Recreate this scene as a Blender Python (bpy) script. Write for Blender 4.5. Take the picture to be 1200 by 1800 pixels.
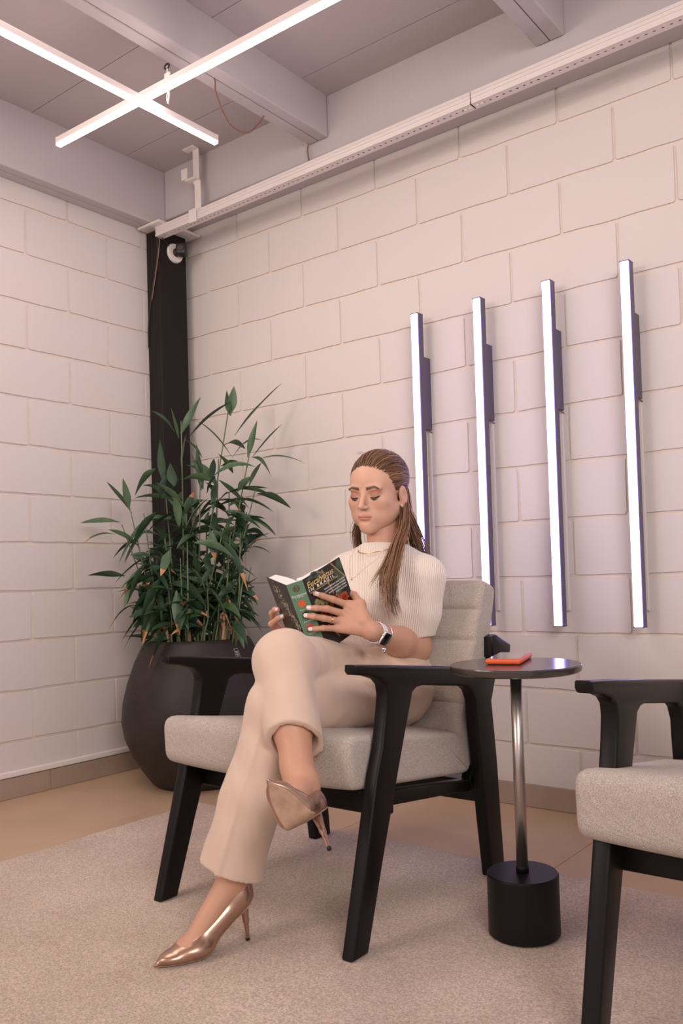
import bpy, bmesh, math, random
import numpy as np
from mathutils import Vector, Matrix

for o in list(bpy.data.objects):
    bpy.data.objects.remove(o, do_unlink=True)
scene = bpy.context.scene
COL = scene.collection
PI = math.pi

# ------------------------------------------------------------------ camera
cam_d = bpy.data.cameras.new('camera')
cam = bpy.data.objects.new('camera', cam_d)
COL.objects.link(cam)
scene.camera = cam
cam_d.sensor_fit = 'HORIZONTAL'
cam_d.sensor_width = 36.0
cam_d.lens = 1498.456 * 36.0 / 1200.0
cam_d.shift_x = -46.168 / 1200.0
cam_d.shift_y = 66.454 / 1200.0
cam_d.clip_start = 0.05
_yaw, _pit, _rol = -0.643929, 0.030904, -0.029748
_f = Vector((math.sin(_yaw) * math.cos(_pit), math.cos(_yaw) * math.cos(_pit), math.sin(_pit)))
_r = Vector((math.cos(_yaw), -math.sin(_yaw), 0.0))
_u = _r.cross(_f)
_c, _s = math.cos(_rol), math.sin(_rol)
_R = _c * _r + _s * _u
_U = -_s * _r + _c * _u
cam.matrix_world = Matrix(((_R.x, _U.x, -_f.x, 3.2134), (_R.y, _U.y, -_f.y, -2.8016),
                           (_R.z, _U.z, -_f.z, 0.84166), (0, 0, 0, 1)))

# ------------------------------------------------------------------ world and lamps
world = bpy.data.worlds.new('room_ambience')
scene.world = world
world.use_nodes = True
world.node_tree.nodes['Background'].inputs[0].default_value = (1.0, 0.90, 0.90, 1)
world.node_tree.nodes['Background'].inputs[1].default_value = 0.75


def area_lamp(name, loc, target, size, power, col, size_y=None):
    d = bpy.data.lights.new(name, 'AREA')
    d.energy = power
    d.color = col
    d.size = size
    if size_y:
        d.shape = 'RECTANGLE'
        d.size_y = size_y
    o = bpy.data.objects.new(name, d)
    COL.objects.link(o)
    o.location = loc
    o.rotation_euler = (Vector(target) - Vector(loc)).to_track_quat('-Z', 'Y').to_euler()
    return o


# the photographer's softbox to the left, a wide soft light to the right, and unseen overhead lamps added as fill
key = area_lamp('softbox_lamp', (0.9, -4.2, 2.1), (1.75, -0.35, 1.15), 0.8, 10, (1.0, 0.81, 0.69))
key.data.spread = math.radians(90)
fill = area_lamp('wide_fill_lamp', (4.5, -3.1, 2.2), (1.0, -0.5, 1.35), 1.4, 32, (1.0, 0.885, 0.845), 1.2)
fill.data.spread = math.radians(125)
area_lamp('overhead_fill_lamp', (2.6, -3.2, 2.6), (2.6, -3.2, 0), 2.2, 3, (1.0, 0.62, 0.36), 1.6)
area_lamp('overhead_fill_lamp', (1.0, -1.75, 2.68), (1.15, -1.45, 0), 1.0, 15, (1.0, 0.85, 0.78), 0.8)

vs = scene.view_settings
vs.view_transform = 'Standard'
vs.look = 'None'
vs.exposure = -0.06
vs.gamma = 1.0
vs.use_curve_mapping = False


# ------------------------------------------------------------------ helpers
def link(name, me, m=None, parent=None, loc=None, smooth=False):
    o = bpy.data.objects.new(name, me)
    COL.objects.link(o)
    if m is not None and not me.materials:
        me.materials.append(m)
    if parent is not None:
        o.parent = parent
    if loc is not None:
        o.location = loc
    if smooth:
        me.polygons.foreach_set('use_smooth', [True] * len(me.polygons))
    return o


def bmesh_obj(name, bm, m=None, parent=None, smooth=False, loc=None):
    me = bpy.data.meshes.new(name)
    bm.normal_update()
    bm.to_mesh(me)
    bm.free()
    return link(name, me, m, parent, loc, smooth)


def pydata(name, v, f, m=None, parent=None, smooth=False):
    me = bpy.data.meshes.new(name)
    me.from_pydata([tuple(map(float, p)) for p in v], [], [tuple(map(int, q)) for q in f])
    me.update()
    return link(name, me, m, parent, None, smooth)


def empty(name, loc=(0, 0, 0), rz=0.0):
    o = bpy.data.objects.new(name, None)
    COL.objects.link(o)
    o.location = loc
    o.rotation_euler = (0, 0, rz)
    o.empty_display_size = 0.05
    return o


def tag(o, label=None, cat=None, group=None, kind=None):
    if label:
        o['label'] = label
    if cat:
        o['category'] = cat
    if group:
        o['group'] = group
    if kind:
        o['kind'] = kind
    return o


def copy_tree(o, parent=None):
    c = o.copy()
    COL.objects.link(c)
    c.parent = parent
    for ch in list(o.children):
        copy_tree(ch, c)
    return c


def box_bm(x0, x1, y0, y1, z0, z1, bev=0.0, seg=2, bm=None):
    b = bm or bmesh.new()
    vs_ = [b.verts.new((x, y, z)) for x in (x0, x1) for y in (y0, y1) for z in (z0, z1)]
    fs = [(0, 1, 3, 2), (4, 6, 7, 5), (0, 4, 5, 1), (2, 3, 7, 6), (0, 2, 6, 4), (1, 5, 7, 3)]
    nf = [b.faces.new([vs_[i] for i in f]) for f in fs]
    if bev > 0:
        es = set(e for f in nf for e in f.edges)
        bmesh.ops.bevel(b, geom=list(es), offset=bev, segments=seg, profile=0.5, affect='EDGES')
    return b


def box(name, x0, x1, y0, y1, z0, z1, m, parent=None, bev=0.0, seg=2, smooth=False):
    return bmesh_obj(name, box_bm(x0, x1, y0, y1, z0, z1, bev, seg), m, parent, smooth)


def tube_data(pts, rad, n=8, cap=True):
    pts = [np.array(p, float) for p in pts]
    if not hasattr(rad, '__len__'):
        rad = [rad] * len(pts)
    V, F = [], []
    up = None
    for i, p in enumerate(pts):
        t = pts[min(i + 1, len(pts) - 1)] - pts[max(i - 1, 0)]
        t = t / (np.linalg.norm(t) + 1e-9)
        if up is None:
            a = np.array([0, 0, 1.0]) if abs(t[2]) < 0.9 else np.array([1.0, 0, 0])
            up = np.cross(t, a)
        up = up - t * up.dot(t)
        up /= np.linalg.norm(up) + 1e-9
        w = np.cross(t, up)
        for k in range(n):
            a = 2 * PI * k / n
            V.append(p + rad[i] * (math.cos(a) * up + math.sin(a) * w))
    for i in range(len(pts) - 1):
        for k in range(n):
            k2 = (k + 1) % n
            F.append((i * n + k, i * n + k2, (i + 1) * n + k2, (i + 1) * n + k))
    if cap:
        F.append(tuple(range(n))[::-1])
        F.append(tuple((len(pts) - 1) * n + k for k in range(n)))
    return V, F


def tube(name, pts, rad, m, parent=None, n=8):
    V, F = tube_data(pts, rad, n)
    return pydata(name, V, F, m, parent, True)


def lathe(name, prof, m, parent=None, n=48, loc=(0, 0, 0), sm=True):
    V, F = [], []
    for (r, z) in prof:
        for k in range(n):
            a = 2 * PI * k / n
            V.append((loc[0] + r * math.cos(a), loc[1] + r * math.sin(a), loc[2] + z))
    for i in range(len(prof) - 1):
        for k in range(n):
            k2 = (k + 1) % n
            F.append((i * n + k, i * n + k2, (i + 1) * n + k2, (i + 1) * n + k))
    F.append(tuple(range(n))[::-1])
    F.append(tuple((len(prof) - 1) * n + k for k in range(n)))
    return pydata(name, V, F, m, parent, sm)


def catmull(P, n=8):
    P = [np.array(p, float) for p in P]
    out = []
    for i in range(len(P) - 1):
        p0, p1, p2, p3 = P[max(i - 1, 0)], P[i], P[i + 1], P[min(i + 2, len(P) - 1)]
        for k in range(n):
            t = k / n
            out.append(0.5 * ((2 * p1) + (-p0 + p2) * t + (2 * p0 - 5 * p1 + 4 * p2 - p3) * t * t
                              + (-p0 + 3 * p1 - 3 * p2 + p3) * t ** 3))
    out.append(P[-1])
    return out


def auto_smooth(o, ang=40):
    me = o.data
    me.polygons.foreach_set('use_smooth', [True] * len(me.polygons))
    bm = bmesh.new()
    bm.from_mesh(me)
    for e in bm.edges:
        if len(e.link_faces) == 2 and e.calc_face_angle(0) > math.radians(ang):
            e.smooth = False
    bm.to_mesh(me)
    bm.free()
    return o


# ------------------------------------------------------------------ materials
def mat(name, col, rough=0.6, metal=0.0, spec=0.5, bump=None, var=None, emit=None, estr=0.0, coat=0.0, sss=0.0,
        sheen=0.0, aniso=None, attr=None):
    """bump=(scale, strength, distance[, detail]); var=(scale, colour, amount[, detail]) mottles the colour."""
    m = bpy.data.materials.new(name)
    m.use_nodes = True
    nt = m.node_tree
    b = nt.nodes['Principled BSDF']
    b.inputs['Base Color'].default_value = (*col, 1)
    b.inputs['Roughness'].default_value = rough
    b.inputs['Metallic'].default_value = metal
    b.inputs['Specular IOR Level'].default_value = spec
    b.inputs['Coat Weight'].default_value = coat
    if sheen:
        b.inputs['Sheen Weight'].default_value = sheen
    if sss:
        b.inputs['Subsurface Weight'].default_value = sss
        b.inputs['Subsurface Radius'].default_value = (0.012, 0.005, 0.003)
        b.inputs['Subsurface Scale'].default_value = 0.6
    if emit:
        b.inputs['Emission Color'].default_value = (*emit, 1)
        b.inputs['Emission Strength'].default_value = estr
    tc = nt.nodes.new('ShaderNodeTexCoord')
    src = None
    if attr:
        a = nt.nodes.new('ShaderNodeAttribute')
        a.attribute_name = attr
        src = a.outputs['Color']
        nt.links.new(src, b.inputs['Base Color'])
    if var:
        n = nt.nodes.new('ShaderNodeTexNoise')
        n.inputs['Scale'].default_value = var[0]
        n.inputs['Detail'].default_value = var[3] if len(var) > 3 else 4
        nt.links.new(tc.outputs['Object'], n.inputs['Vector'])
        mr = nt.nodes.new('ShaderNodeMapRange')
        mr.inputs[1].default_value = 0.35
        mr.inputs[2].default_value = 0.68
        mr.inputs[4].default_value = var[2]
        nt.links.new(n.outputs['Fac'], mr.inputs[0])
        mx = nt.nodes.new('ShaderNodeMix')
        mx.data_type = 'RGBA'
        mx.inputs['A'].default_value = (*col, 1)
        if src:
            nt.links.new(src, mx.inputs['A'])
        mx.inputs['B'].default_value = (*var[1], 1)
        nt.links.new(mr.outputs[0], mx.inputs['Factor'])
        nt.links.new(mx.outputs['Result'], b.inputs['Base Color'])
    if bump:
        n2 = nt.nodes.new('ShaderNodeTexNoise')
        n2.inputs['Scale'].default_value = bump[0]
        n2.inputs['Detail'].default_value = bump[3] if len(bump) > 3 else 3
        nt.links.new(tc.outputs['Object'], n2.inputs['Vector'])
        if aniso:
            mp = nt.nodes.new('ShaderNodeMapping')
            mp.inputs['Scale'].default_value = aniso
            nt.links.new(tc.outputs['Object'], mp.inputs['Vector'])
            nt.links.new(mp.outputs[0], n2.inputs['Vector'])
        bp = nt.nodes.new('ShaderNodeBump')
        bp.inputs['Strength'].default_value = bump[1]
        bp.inputs['Distance'].default_value = bump[2]
        nt.links.new(n2.outputs['Fac'], bp.inputs['Height'])
        nt.links.new(bp.outputs['Normal'], b.inputs['Normal'])
    return m


def weave(m, sx, strength=0.5, dist=0.001, dark=None):
    """add a fine woven relief from two crossed wave textures"""
    nt = m.node_tree
    b = nt.nodes['Principled BSDF']
    tc = nt.nodes.new('ShaderNodeTexCoord')
    ws = []
    for ax in ('X', 'Z', 'Y'):
        w = nt.nodes.new('ShaderNodeTexWave')
        w.bands_direction = ax
        w.inputs['Scale'].default_value = sx
        w.inputs['Distortion'].default_value = 1.5
        w.inputs['Detail'].default_value = 2
        w.inputs['Detail Scale'].default_value = 4
        nt.links.new(tc.outputs['Object'], w.inputs['Vector'])
        ws.append(w)
    a = nt.nodes.new('ShaderNodeMath')
    a.operation = 'ADD'
    nt.links.new(ws[0].outputs['Fac'], a.inputs[0])
    nt.links.new(ws[1].outputs['Fac'], a.inputs[1])
    a2 = nt.nodes.new('ShaderNodeMath')
    a2.operation = 'ADD'
    nt.links.new(a.outputs[0], a2.inputs[0])
    nt.links.new(ws[2].outputs['Fac'], a2.inputs[1])
    bp = nt.nodes.new('ShaderNodeBump')
    bp.inputs['Strength'].default_value = strength
    bp.inputs['Distance'].default_value = dist
    nt.links.new(a2.outputs[0], bp.inputs['Height'])
    nt.links.new(bp.outputs['Normal'], b.inputs['Normal'])
    return m


M_WALL = mat('painted_block', (0.69, 0.64, 0.615), 0.75, bump=(260, 0.35, 0.0012, 4), var=(1.4, (0.65, 0.59, 0.555), 0.7))
M_MORTAR = mat('painted_mortar', (0.70, 0.62, 0.56), 0.8, bump=(140, 0.5, 0.002))
M_BEAM = mat('painted_beam', (0.55, 0.51, 0.52), 0.55, var=(2.0, (0.52, 0.475, 0.48), 0.6))
M_CEIL = mat('ceiling_board', (0.51, 0.46, 0.46), 0.75, bump=(300, 0.2, 0.001))
M_SEAM = mat('ceiling_joint', (0.12, 0.10, 0.09), 0.9)
M_TILE = mat('floor_tile', (0.55, 0.385, 0.255), 0.42, var=(3.0, (0.48, 0.33, 0.21), 0.8, 6))
M_GROUT = mat('grout', (0.24, 0.17, 0.12), 0.9)
M_SKIRT = mat('skirting_tile', (0.40, 0.30, 0.235), 0.5, var=(6.0, (0.33, 0.25, 0.19), 0.8, 6))
M_WHITE = mat('white_paint', (0.80, 0.74, 0.70), 0.45)
M_BLACKPAINT = mat('black_steel', (0.013, 0.010, 0.009), 0.5, spec=0.22, var=(5, (0.018, 0.014, 0.012), 0.6))
# ================================================================== THE ROOM
def struct(o):
    o['kind'] = 'structure'
    return o


rnd = random.Random(7)
J0 = 2.42          # height of the topmost full bed joint
WALL_X1, WALL_Y1 = 4.2, -3.6


def block_mesh(name, w, h, seed):
    """one painted concrete block: local x along the wall, -y out of it, origin in its middle"""
    r = random.Random(seed)
    V = []
    hw, hh = w / 2, h / 2
    c = min(0.006, w * 0.2)
    per = []
    nb = 7 if w > 0.2 else 4
    for i in range(nb):                                  # ragged lower edge
        x = -hw + c + (w - 2 * c) * i / (nb - 1)
        per.append((x, -hh + r.uniform(-0.0022, 0.0018)))
    per.append((hw + r.uniform(-0.001, 0.001), -hh + c * r.uniform(0.5, 1.3)))
    per.append((hw + r.uniform(-0.001, 0.001), 0.0))
    per.append((hw + r.uniform(-0.001, 0.001), hh - c * r.uniform(0.4, 1.2)))
    for i in range(3):
        x = hw - c - (w - 2 * c) * i / 2
        per.append((x, hh + r.uniform(-0.001, 0.001)))
    per.append((-hw + r.uniform(-0.001, 0.001), hh - c * r.uniform(0.4, 1.2)))
    per.append((-hw + r.uniform(-0.001, 0.001), 0.0))
    per.append((-hw + r.uniform(-0.001, 0.001), -hh + c * r.uniform(0.5, 1.3)))
    n = len(per)
    for (x, z) in per:
        V.append((x, 0.0075, z))
    for (x, z) in per:
        L = math.hypot(x, z)
        V.append((x - 0.0013 * (1 if x > 0 else -1) * min(1, abs(x) / hw), 0.0, z - 0.0013 * (1 if z > 0 else -1)))
    F = [(i, (i + 1) % n, n + (i + 1) % n, n + i) for i in range(n)]
    F.append(tuple(range(n, 2 * n)))
    me = bpy.data.meshes.new(name)
    me.from_pydata(V, [], F)
    me.update()
    me.materials.append(M_WALL)
    return me


FULL = [block_mesh('block', 0.392, 0.1895, s) for s in range(8)]


def lay_blocks(parent, length, offs, to_world, rot, top, seed):
    """offs[parity] = first vertical joint; courses counted down from J0"""
    r = random.Random(seed)
    for k in range(-1, 12):
        z1 = J0 - 0.2 * k
        z0 = z1 - 0.2
        z1 = min(z1, top)
        z0 = max(z0, 0.0)
        if z1 - z0 < 0.03:
            continue
        j = [0.0]
        u = offs[k % 2] - 0.4
        while u < 0.03:
            u += 0.4
        while u < length - 0.03:
            j.append(u)
            u += 0.4
        j.append(length)
        for a, b in zip(j[:-1], j[1:]):
            w, h = b - a - 0.008, z1 - z0 - 0.0105
            if abs(w - 0.392) < 0.002 and abs(h - 0.1895) < 0.002:
                me = FULL[r.randrange(8)]
            else:
                me = block_mesh('block', w, h, r.randrange(10 ** 6))
            o = link('block', me, None, parent)
            p = to_world((a + b) / 2, (z0 + z1) / 2)
            o.location = p
            o.rotation_euler = (0, 0, rot)


wall_back = struct(box('wall_back', -0.2, WALL_X1, 0.0055, 0.16, 0.0, 2.78, M_MORTAR))
lay_blocks(wall_back, WALL_X1, {0: 0.203, 1: 0.403}, lambda u, z: (u, 0.0, z), 0.0, 2.56, 3)
wall_left = struct(box('wall_left', -0.16, -0.0055, WALL_Y1, 0.0, 0.0, 2.78, M_MORTAR))
lay_blocks(wall_left, -WALL_Y1, {0: 0.429, 1: 0.229}, lambda u, z: (0.0, -u, z), PI / 2, 2.53, 4)

# floor of large stoneware tiles
floor = struct(box('floor', -0.2, 5.3, -4.6, 0.2, -0.08, -0.003, M_GROUT))
TP = 0.755
tile_bm = box_bm(-TP / 2 + 0.001, TP / 2 - 0.001, -TP / 2 + 0.001, TP / 2 - 0.001, -0.006, 0.0, 0.0006, 1)
tile_me = bpy.data.meshes.new('tile')
tile_bm.to_mesh(tile_me)
tile_bm.free()
tile_me.materials.append(M_TILE)
for i in range(7):
    for j in range(6):
        o = link('tile', tile_me, None, floor)
        o.location = (-0.115 + TP * (i + 0.5), 0.035 - TP * (j + 0.5), 0.0)
        o.rotation_euler = (0, 0, rnd.choice((0, PI / 2, PI, -PI / 2)))

# tiled skirting
bb = struct(box('baseboard_back', 0.0, WALL_X1, -0.010, 0.004, 0.0, 0.079, M_GROUT))
for i in range(6):
    a, b = 0.64 + TP * (i - 1), 0.64 + TP * i
    box('skirting_tile', max(a, 0.0) + 0.001, min(b, WALL_X1) - 0.001, -0.0135, -0.009, 0.001, 0.0795, M_SKIRT, bb, 0.0008, 1)
bl = struct(box('baseboard_left', -0.004, 0.010, WALL_Y1, -0.05, 0.0, 0.081, M_GROUT))
for i in range(5):
    a, b = -0.766 + TP * (1 - i), -0.766 - TP * i
    box('skirting_tile', 0.009, 0.0135, max(b, WALL_Y1) + 0.001, min(a, -0.05) - 0.001, 0.001, 0.0815, M_SKIRT, bl, 0.0008, 1)
tr = struct(box('trim_1', 0.0, 0.016, WALL_Y1, -0.05, 0.0835, 0.108, M_WHITE, None, 0.005, 2))

# ceiling boards between painted steel beams
CZ = 2.775
ceiling = struct(box('ceiling', -0.2, WALL_X1 + 0.6, -4.4, 0.2, CZ + 0.006, CZ + 0.10, M_SEAM))
for (xa, xb, sh) in ((0.06, 1.05, 0.0), (1.06, 2.06, 0.06), (2.06, 3.1, 0.02), (3.1, 4.2, 0.0)):
    y = -0.10
    yn = -0.388 + sh
    while y > -4.2:
        box('ceiling_board', xa + 0.001, xb - 0.001, yn + 0.0015, y - 0.0015, CZ, CZ + 0.006, M_CEIL, ceiling)
        y, yn = yn, yn - 0.466


def box_beam(name, x0, x1, y0, y1, z0, z1, axis):
    """two welded channel profiles side by side"""
    b = struct(box(name, x0 + 0.006, x1 - 0.006, y0 + 0.006, y1 - 0.006, z0 + 0.004, z1, M_SEAM))
    if axis == 'y':
        mid = (x0 + x1) / 2
        for a, c in ((x0, mid - 0.0008), (mid + 0.0008, x1)):
            box('channel_profile', a, c, y0, y1, z0, z1 + 0.004, M_BEAM, b, 0.006, 3)
    else:
        mid = (y0 + y1) / 2
        for a, c in ((y0, mid - 0.0008), (mid + 0.0008, y1)):
            box('channel_profile', x0, x1, a, c, z0, z1 + 0.004, M_BEAM, b, 0.006, 3)
    return b


box_beam('beam_left', 0.0, 0.102, WALL_Y1, -0.002, 2.511, CZ, 'y')
box_beam('beam_back', 0.104, WALL_X1, -0.173, 0.0, 2.546, CZ, 'x')
for n, x in (('beam_cross', 1.0), ('beam_cross', 2.012), ('beam_cross', 3.02)):
    box_beam(n, x, x + 0.104, WALL_Y1, -0.175, 2.606, CZ, 'y')

# black steel column in the corner with its top plate
colm = struct(box('column', 0.004, 0.098, -0.204, -0.05, 0.0, 2.497, M_BLACKPAINT))
for a, c in ((0.0165, 0.0575), (0.0585, 0.100)):
    box('channel_profile', a, c, -0.208, -0.046, 0.0, 2.497, M_BLACKPAINT, colm, 0.004, 2)
box('top_plate', 0.012, 0.165, -0.262, -0.012, 2.497, 2.509, M_WHITE, colm, 0.002, 1)
# ================================================================== CEILING SERVICES
M_CHAN = mat('galvanised_white', (0.78, 0.72, 0.70), 0.42, 0.1)
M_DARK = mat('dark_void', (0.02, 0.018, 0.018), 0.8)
M_RED = mat('red_cable', (0.45, 0.03, 0.03), 0.5)
M_COPPER = mat('brown_cable', (0.26, 0.12, 0.07), 0.5)
M_CABLE = mat('black_cable', (0.02, 0.018, 0.018), 0.45)

# perforated channel hung in front of the back beam (rises a little to the right)
chan = empty('cable_channel', (0.10, -0.23, 2.452))
chan.rotation_euler = (0, -0.0105, 0)
tag(chan, 'white perforated steel cable channel running under the back beam', 'cable channel')


def chan_side(name, x0, x1):
    V, F = [], []
    # front face profile with three shallow ridges (y, z)
    prof = [(0.042, 0.0442), (0.036, 0.0442), (0.036, 0.043), (0.041, 0.043)]
    prof = [(0.005, 0.0445), (0.0, 0.0445), (0.0, 0.034), (0.0028, 0.0325), (0.0028, 0.0275), (0.0, 0.026), (0.0, 0.0205),
            (0.0028, 0.019), (0.0028, 0.0145), (0.0, 0.013), (0.0, 0.0), (0.0015, 0.0), (0.0045, 0.012), (0.0045, 0.043), (0.005, 0.043)]
    n = len(prof)
    for x in (x0, x1):
        for (y, z) in prof:
            V.append((x, y, z))
    for i in range(n):
        F.append((i, (i + 1) % n, n + (i + 1) % n, n + i))
    F.append(tuple(range(n))[::-1])
    F.append(tuple(range(n, 2 * n)))
    return pydata(name, V, F, M_CHAN, chan)


def chan_bottom(name, x0, x1, pitch=0.0258):
    V, F = [], []
    nc = int(round((x1 - x0) / pitch))
    px = (x1 - x0) / nc
    y0, y1 = 0.0, 0.042
    for c in range(nc):
        xa, xb = x0 + c * px, x0 + (c + 1) * px
        xm, ym = (xa + xb) / 2, (y0 + y1) / 2
        b = len(V)
        ring = [(xb, ym), (xb, y1), (xm, y1), (xa, y1), (xa, ym), (xa, y0), (xm, y0), (xb, y0)]
        for (x, y) in ring:
            V.append((x, y, 0.0))
        for k in range(8):
            a = PI / 4 * k
            V.append((xm + 0.0054 * math.cos(a), ym + 0.0036 * math.sin(a), 0.0))
        for k in range(8):
            a = PI / 4 * k
            V.append((xm + 0.0054 * math.cos(a), ym + 0.0036 * math.sin(a), 0.0015))
        for k in range(8):
            k2 = (k + 1) % 8
            F.append((b + k, b + 8 + k, b + 8 + k2, b + k2))
            F.append((b + 8 + k, b + 16 + k, b + 16 + k2, b + 8 + k2))
    return pydata(name, V, F, M_CHAN, chan)


for a, b in ((0.0, 1.684), (1.689, 3.95)):
    chan_side('ridged_side', a, b)
    chan_bottom('perforated_base', a, b)
    box('rear_side', a, b, 0.0405, 0.042, 0.0015, 0.0445, M_CHAN, chan)
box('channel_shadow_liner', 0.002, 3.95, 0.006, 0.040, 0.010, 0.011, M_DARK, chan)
for x in (1.655, 1.672, 1.702, 1.722):
    V, F = tube_data([(x, 0.021, 0.001), (x, 0.021, -0.004)], 0.006, 8)
    pydata('bolt', V, F, M_CHAN, chan)
tube('red_cable', [(1.95 + 0.25 * i, 0.021 + 0.003 * math.sin(i * 2), 0.005) for i in range(9)], 0.0036, M_RED, chan, 6)

# hanger of the channel
hg = empty('channel_hanger', (0.385, -0.232, 2.45))
tag(hg, 'white flat-bar hanger holding the cable channel near the corner', 'hanger bracket')
box('upper_bar', -0.016, 0.022, 0.0, 0.004, 0.165, 0.325, M_WHITE, hg, 0.001, 1)
box('lower_bar', -0.006, 0.032, -0.002, 0.002, 0.048, 0.172, M_WHITE, hg, 0.001, 1)
box('clamp_plate', -0.062, -0.024, -0.03, -0.024, 0.185, 0.235, M_WHITE, hg, 0.002, 1)
box('clamp_bridge', -0.045, 0.022, -0.026, 0.006, 0.178, 0.186, M_WHITE, hg, 0.002, 1)
box('ceiling_foot', -0.05, 0.022, -0.03, 0.004, 0.319, 0.325, M_WHITE, hg, 0.001, 1)
box('saddle', -0.045, 0.002, -0.006, 0.0, -0.004, 0.055, M_WHITE, hg, 0.001, 1)

# crossed pendant light bars
M_LAMPW = mat('lamp_diffuser_warm', (0.9, 0.85, 0.8), 0.4, emit=(1.0, 0.85, 0.795), estr=20.0)
M_LAMPV = mat('lamp_diffuser_violet', (0.9, 0.9, 1.0), 0.4, emit=(0.40, 0.30, 1.0), estr=10.0)
M_ALU = mat('lamp_body_white', (0.72, 0.64, 0.62), 0.5)
M_BARK = mat('lamp_body_grey', (0.13, 0.11, 0.17), 0.38, 0.4)


def light_bar(name, p0, p1, w, h, label, wire):
    p0, p1 = Vector(p0), Vector(p1)
    L = (p1 - p0).length
    root = empty(name, p0)
    root.rotation_euler = (0, 0, math.atan2(p1.y - p0.y, p1.x - p0.x))
    tag(root, label, 'pendant light', 'crossed pendant light bars')
    box('housing', 0.0, L, -w / 2, w / 2, 0.010, h, M_ALU, root, 0.002, 1)
    box('diffuser', 0.001, L - 0.001, -w / 2 + 0.001, w / 2 - 0.001, 0.0, 0.010, M_LAMPW, root, 0.003, 2)
    for x in (0.0, L):
        box('end_cap', x - 0.002, x + 0.002, -w / 2 - 0.0005, w / 2 + 0.0005, 0.0, h + 0.001, M_ALU, root, 0.001, 1)
    for pts in wire:
        tube('suspension_wire', [(q[0], q[1], q[2]) for q in pts], 0.0022, M_WHITE, root, 6)
    return root


light_bar('pendant_light_bar', (0.955, -0.645, 2.44), (0.945, -3.2, 2.44), 0.021, 0.034,
          'glowing white pendant light bar running away from the back wall, under the other', [])
light_bar('pendant_light_bar', (0.435, -0.955, 2.483), (2.95, -0.90, 2.483), 0.021, 0.034,
          'glowing white pendant light bar running parallel to the back wall, above the other', [])
hook = empty('light_suspension', (0.985, -0.895, 2.476))
tag(hook, 'white cable tie and hook suspending the crossed light bars from a beam', 'suspension hook')
box('cable_tag', -0.012, 0.016, -0.004, 0.004, 0.045, 0.105, M_WHITE, hook, 0.002, 1)
tube('wire', catmull([(0, 0, 0.0), (0.006, 0.002, 0.03), (0.0, 0.0, 0.07), (0.003, 0.0, 0.128)]), 0.003, M_WHITE, hook, 6)
tube('wire', catmull([(0.0, 0.004, 0.0), (-0.008, 0.004, 0.02), (0.004, 0.0, 0.05)]), 0.0022, M_WHITE, hook, 6)
tube('hook_eye', [(0.012 * math.cos(a), 0.0, 0.128 + 0.008 * math.sin(a)) for a in np.linspace(0, 2 * PI, 13)], 0.003, M_DARK, hook, 6)

tag(tube('hanging_cable', catmull([(1.03, -0.74, 2.62), (1.05, -0.735, 2.605), (1.02, -0.70, 2.58), (1.0, -0.62, 2.515), (1.005, -0.54, 2.51), (1.0, -0.48, 2.56), (1.02, -0.45, 2.612)]),
         0.0026, M_COPPER, None, 6), 'thin brown cable sagging in a loop under the ceiling beam', 'cable')
tag(tube('drop_cable', catmull([(1.012, -0.186, 2.612), (1.008, -0.19, 2.57), (1.03, -0.198, 2.49)]), 0.003, M_COPPER, None, 6),
    'short brown cable dropping from beam end into the channel', 'cable')

# ------------------------------------------------------------------ wall light bars
wl_pos = (1.428, 1.701, 1.975, 2.252)
names = ('leftmost, with its foot hidden behind the woman', 'second from left, ending behind the armchair back',
         'third from left, above the little table', 'rightmost, nearest the second armchair')
for i, x in enumerate(wl_pos):
    root = empty('wall_light_bar', (x, -0.001, 0.65))
    tag(root, 'upright violet-white light bar on the block wall, ' + names[i], 'wall light', 'row of four upright wall light bars')
    yf = -0.085
    box('housing', -0.0165, 0.0165, yf + 0.007, yf + 0.040, 0.0, 1.195, M_BARK, root, 0.001, 1)
    box('diffuser', -0.0140, 0.0140, yf, yf + 0.007, 0.002, 1.193, M_LAMPV, root, 0.002, 1)
    for z in (-0.001, 1.193):
        box('end_cap', -0.0168, 0.0168, yf + 0.001, yf + 0.040, z, z + 0.003, M_BARK, root)
    box('mounting_box', -0.0145, 0.0145, yf + 0.040, 0.0, 0.752, 1.032, M_BARK, root, 0.001, 1)
    V, F = tube_data([(0.006, yf + 0.06, 0.752), (0.012, yf + 0.07, 0.745), (0.016, -0.004, 0.742)], 0.0022, 6)
    pydata('feed_cable', V, F, M_COPPER, root, True)
    box('cable_cover', 0.0, 0.014, -0.012, 0.0, 0.05, 0.742, M_WALL, root, 0.003, 1)

# ------------------------------------------------------------------ corner security camera and its cables
sc = empty('security_camera', (0.1005, -0.118, 2.404))
tag(sc, 'small black security camera on a white round base on the column', 'security camera')
V, F = tube_data([(0.0, 0, 0), (0.004, 0, 0), (0.012, 0, 0)], [0.046, 0.046, 0.042], 28)
pydata('base', V, F, M_WHITE, sc)
auto_smooth(sc.children[-1])
V, F = tube_data([(0.008, 0.0, 0.0), (0.030, -0.004, 0.004)], [0.02, 0.016], 14)
pydata('swivel', V, F, M_CABLE, sc, True)
bd = box('body', -0.024, 0.024, -0.026, 0.028, -0.026, 0.026, M_CABLE, sc, 0.009, 3)
bd.location = (0.052, 0.0, 0.004)
bd.rotation_euler = (0, 0, math.radians(38))
auto_smooth(bd)
V, F = tube_data([(0, -0.030, 0), (0, -0.026, 0)], [0.012, 0.013], 16)
lens = pydata('lens', V, F, mat('lens_glass', (0.06, 0.055, 0.055), 0.1, spec=0.8), bd)
V, F = tube_data([(-0.017, -0.012, 0.033), (-0.0165 + 0.03, -0.012, 0.033)], 0.004, 8)
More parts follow.
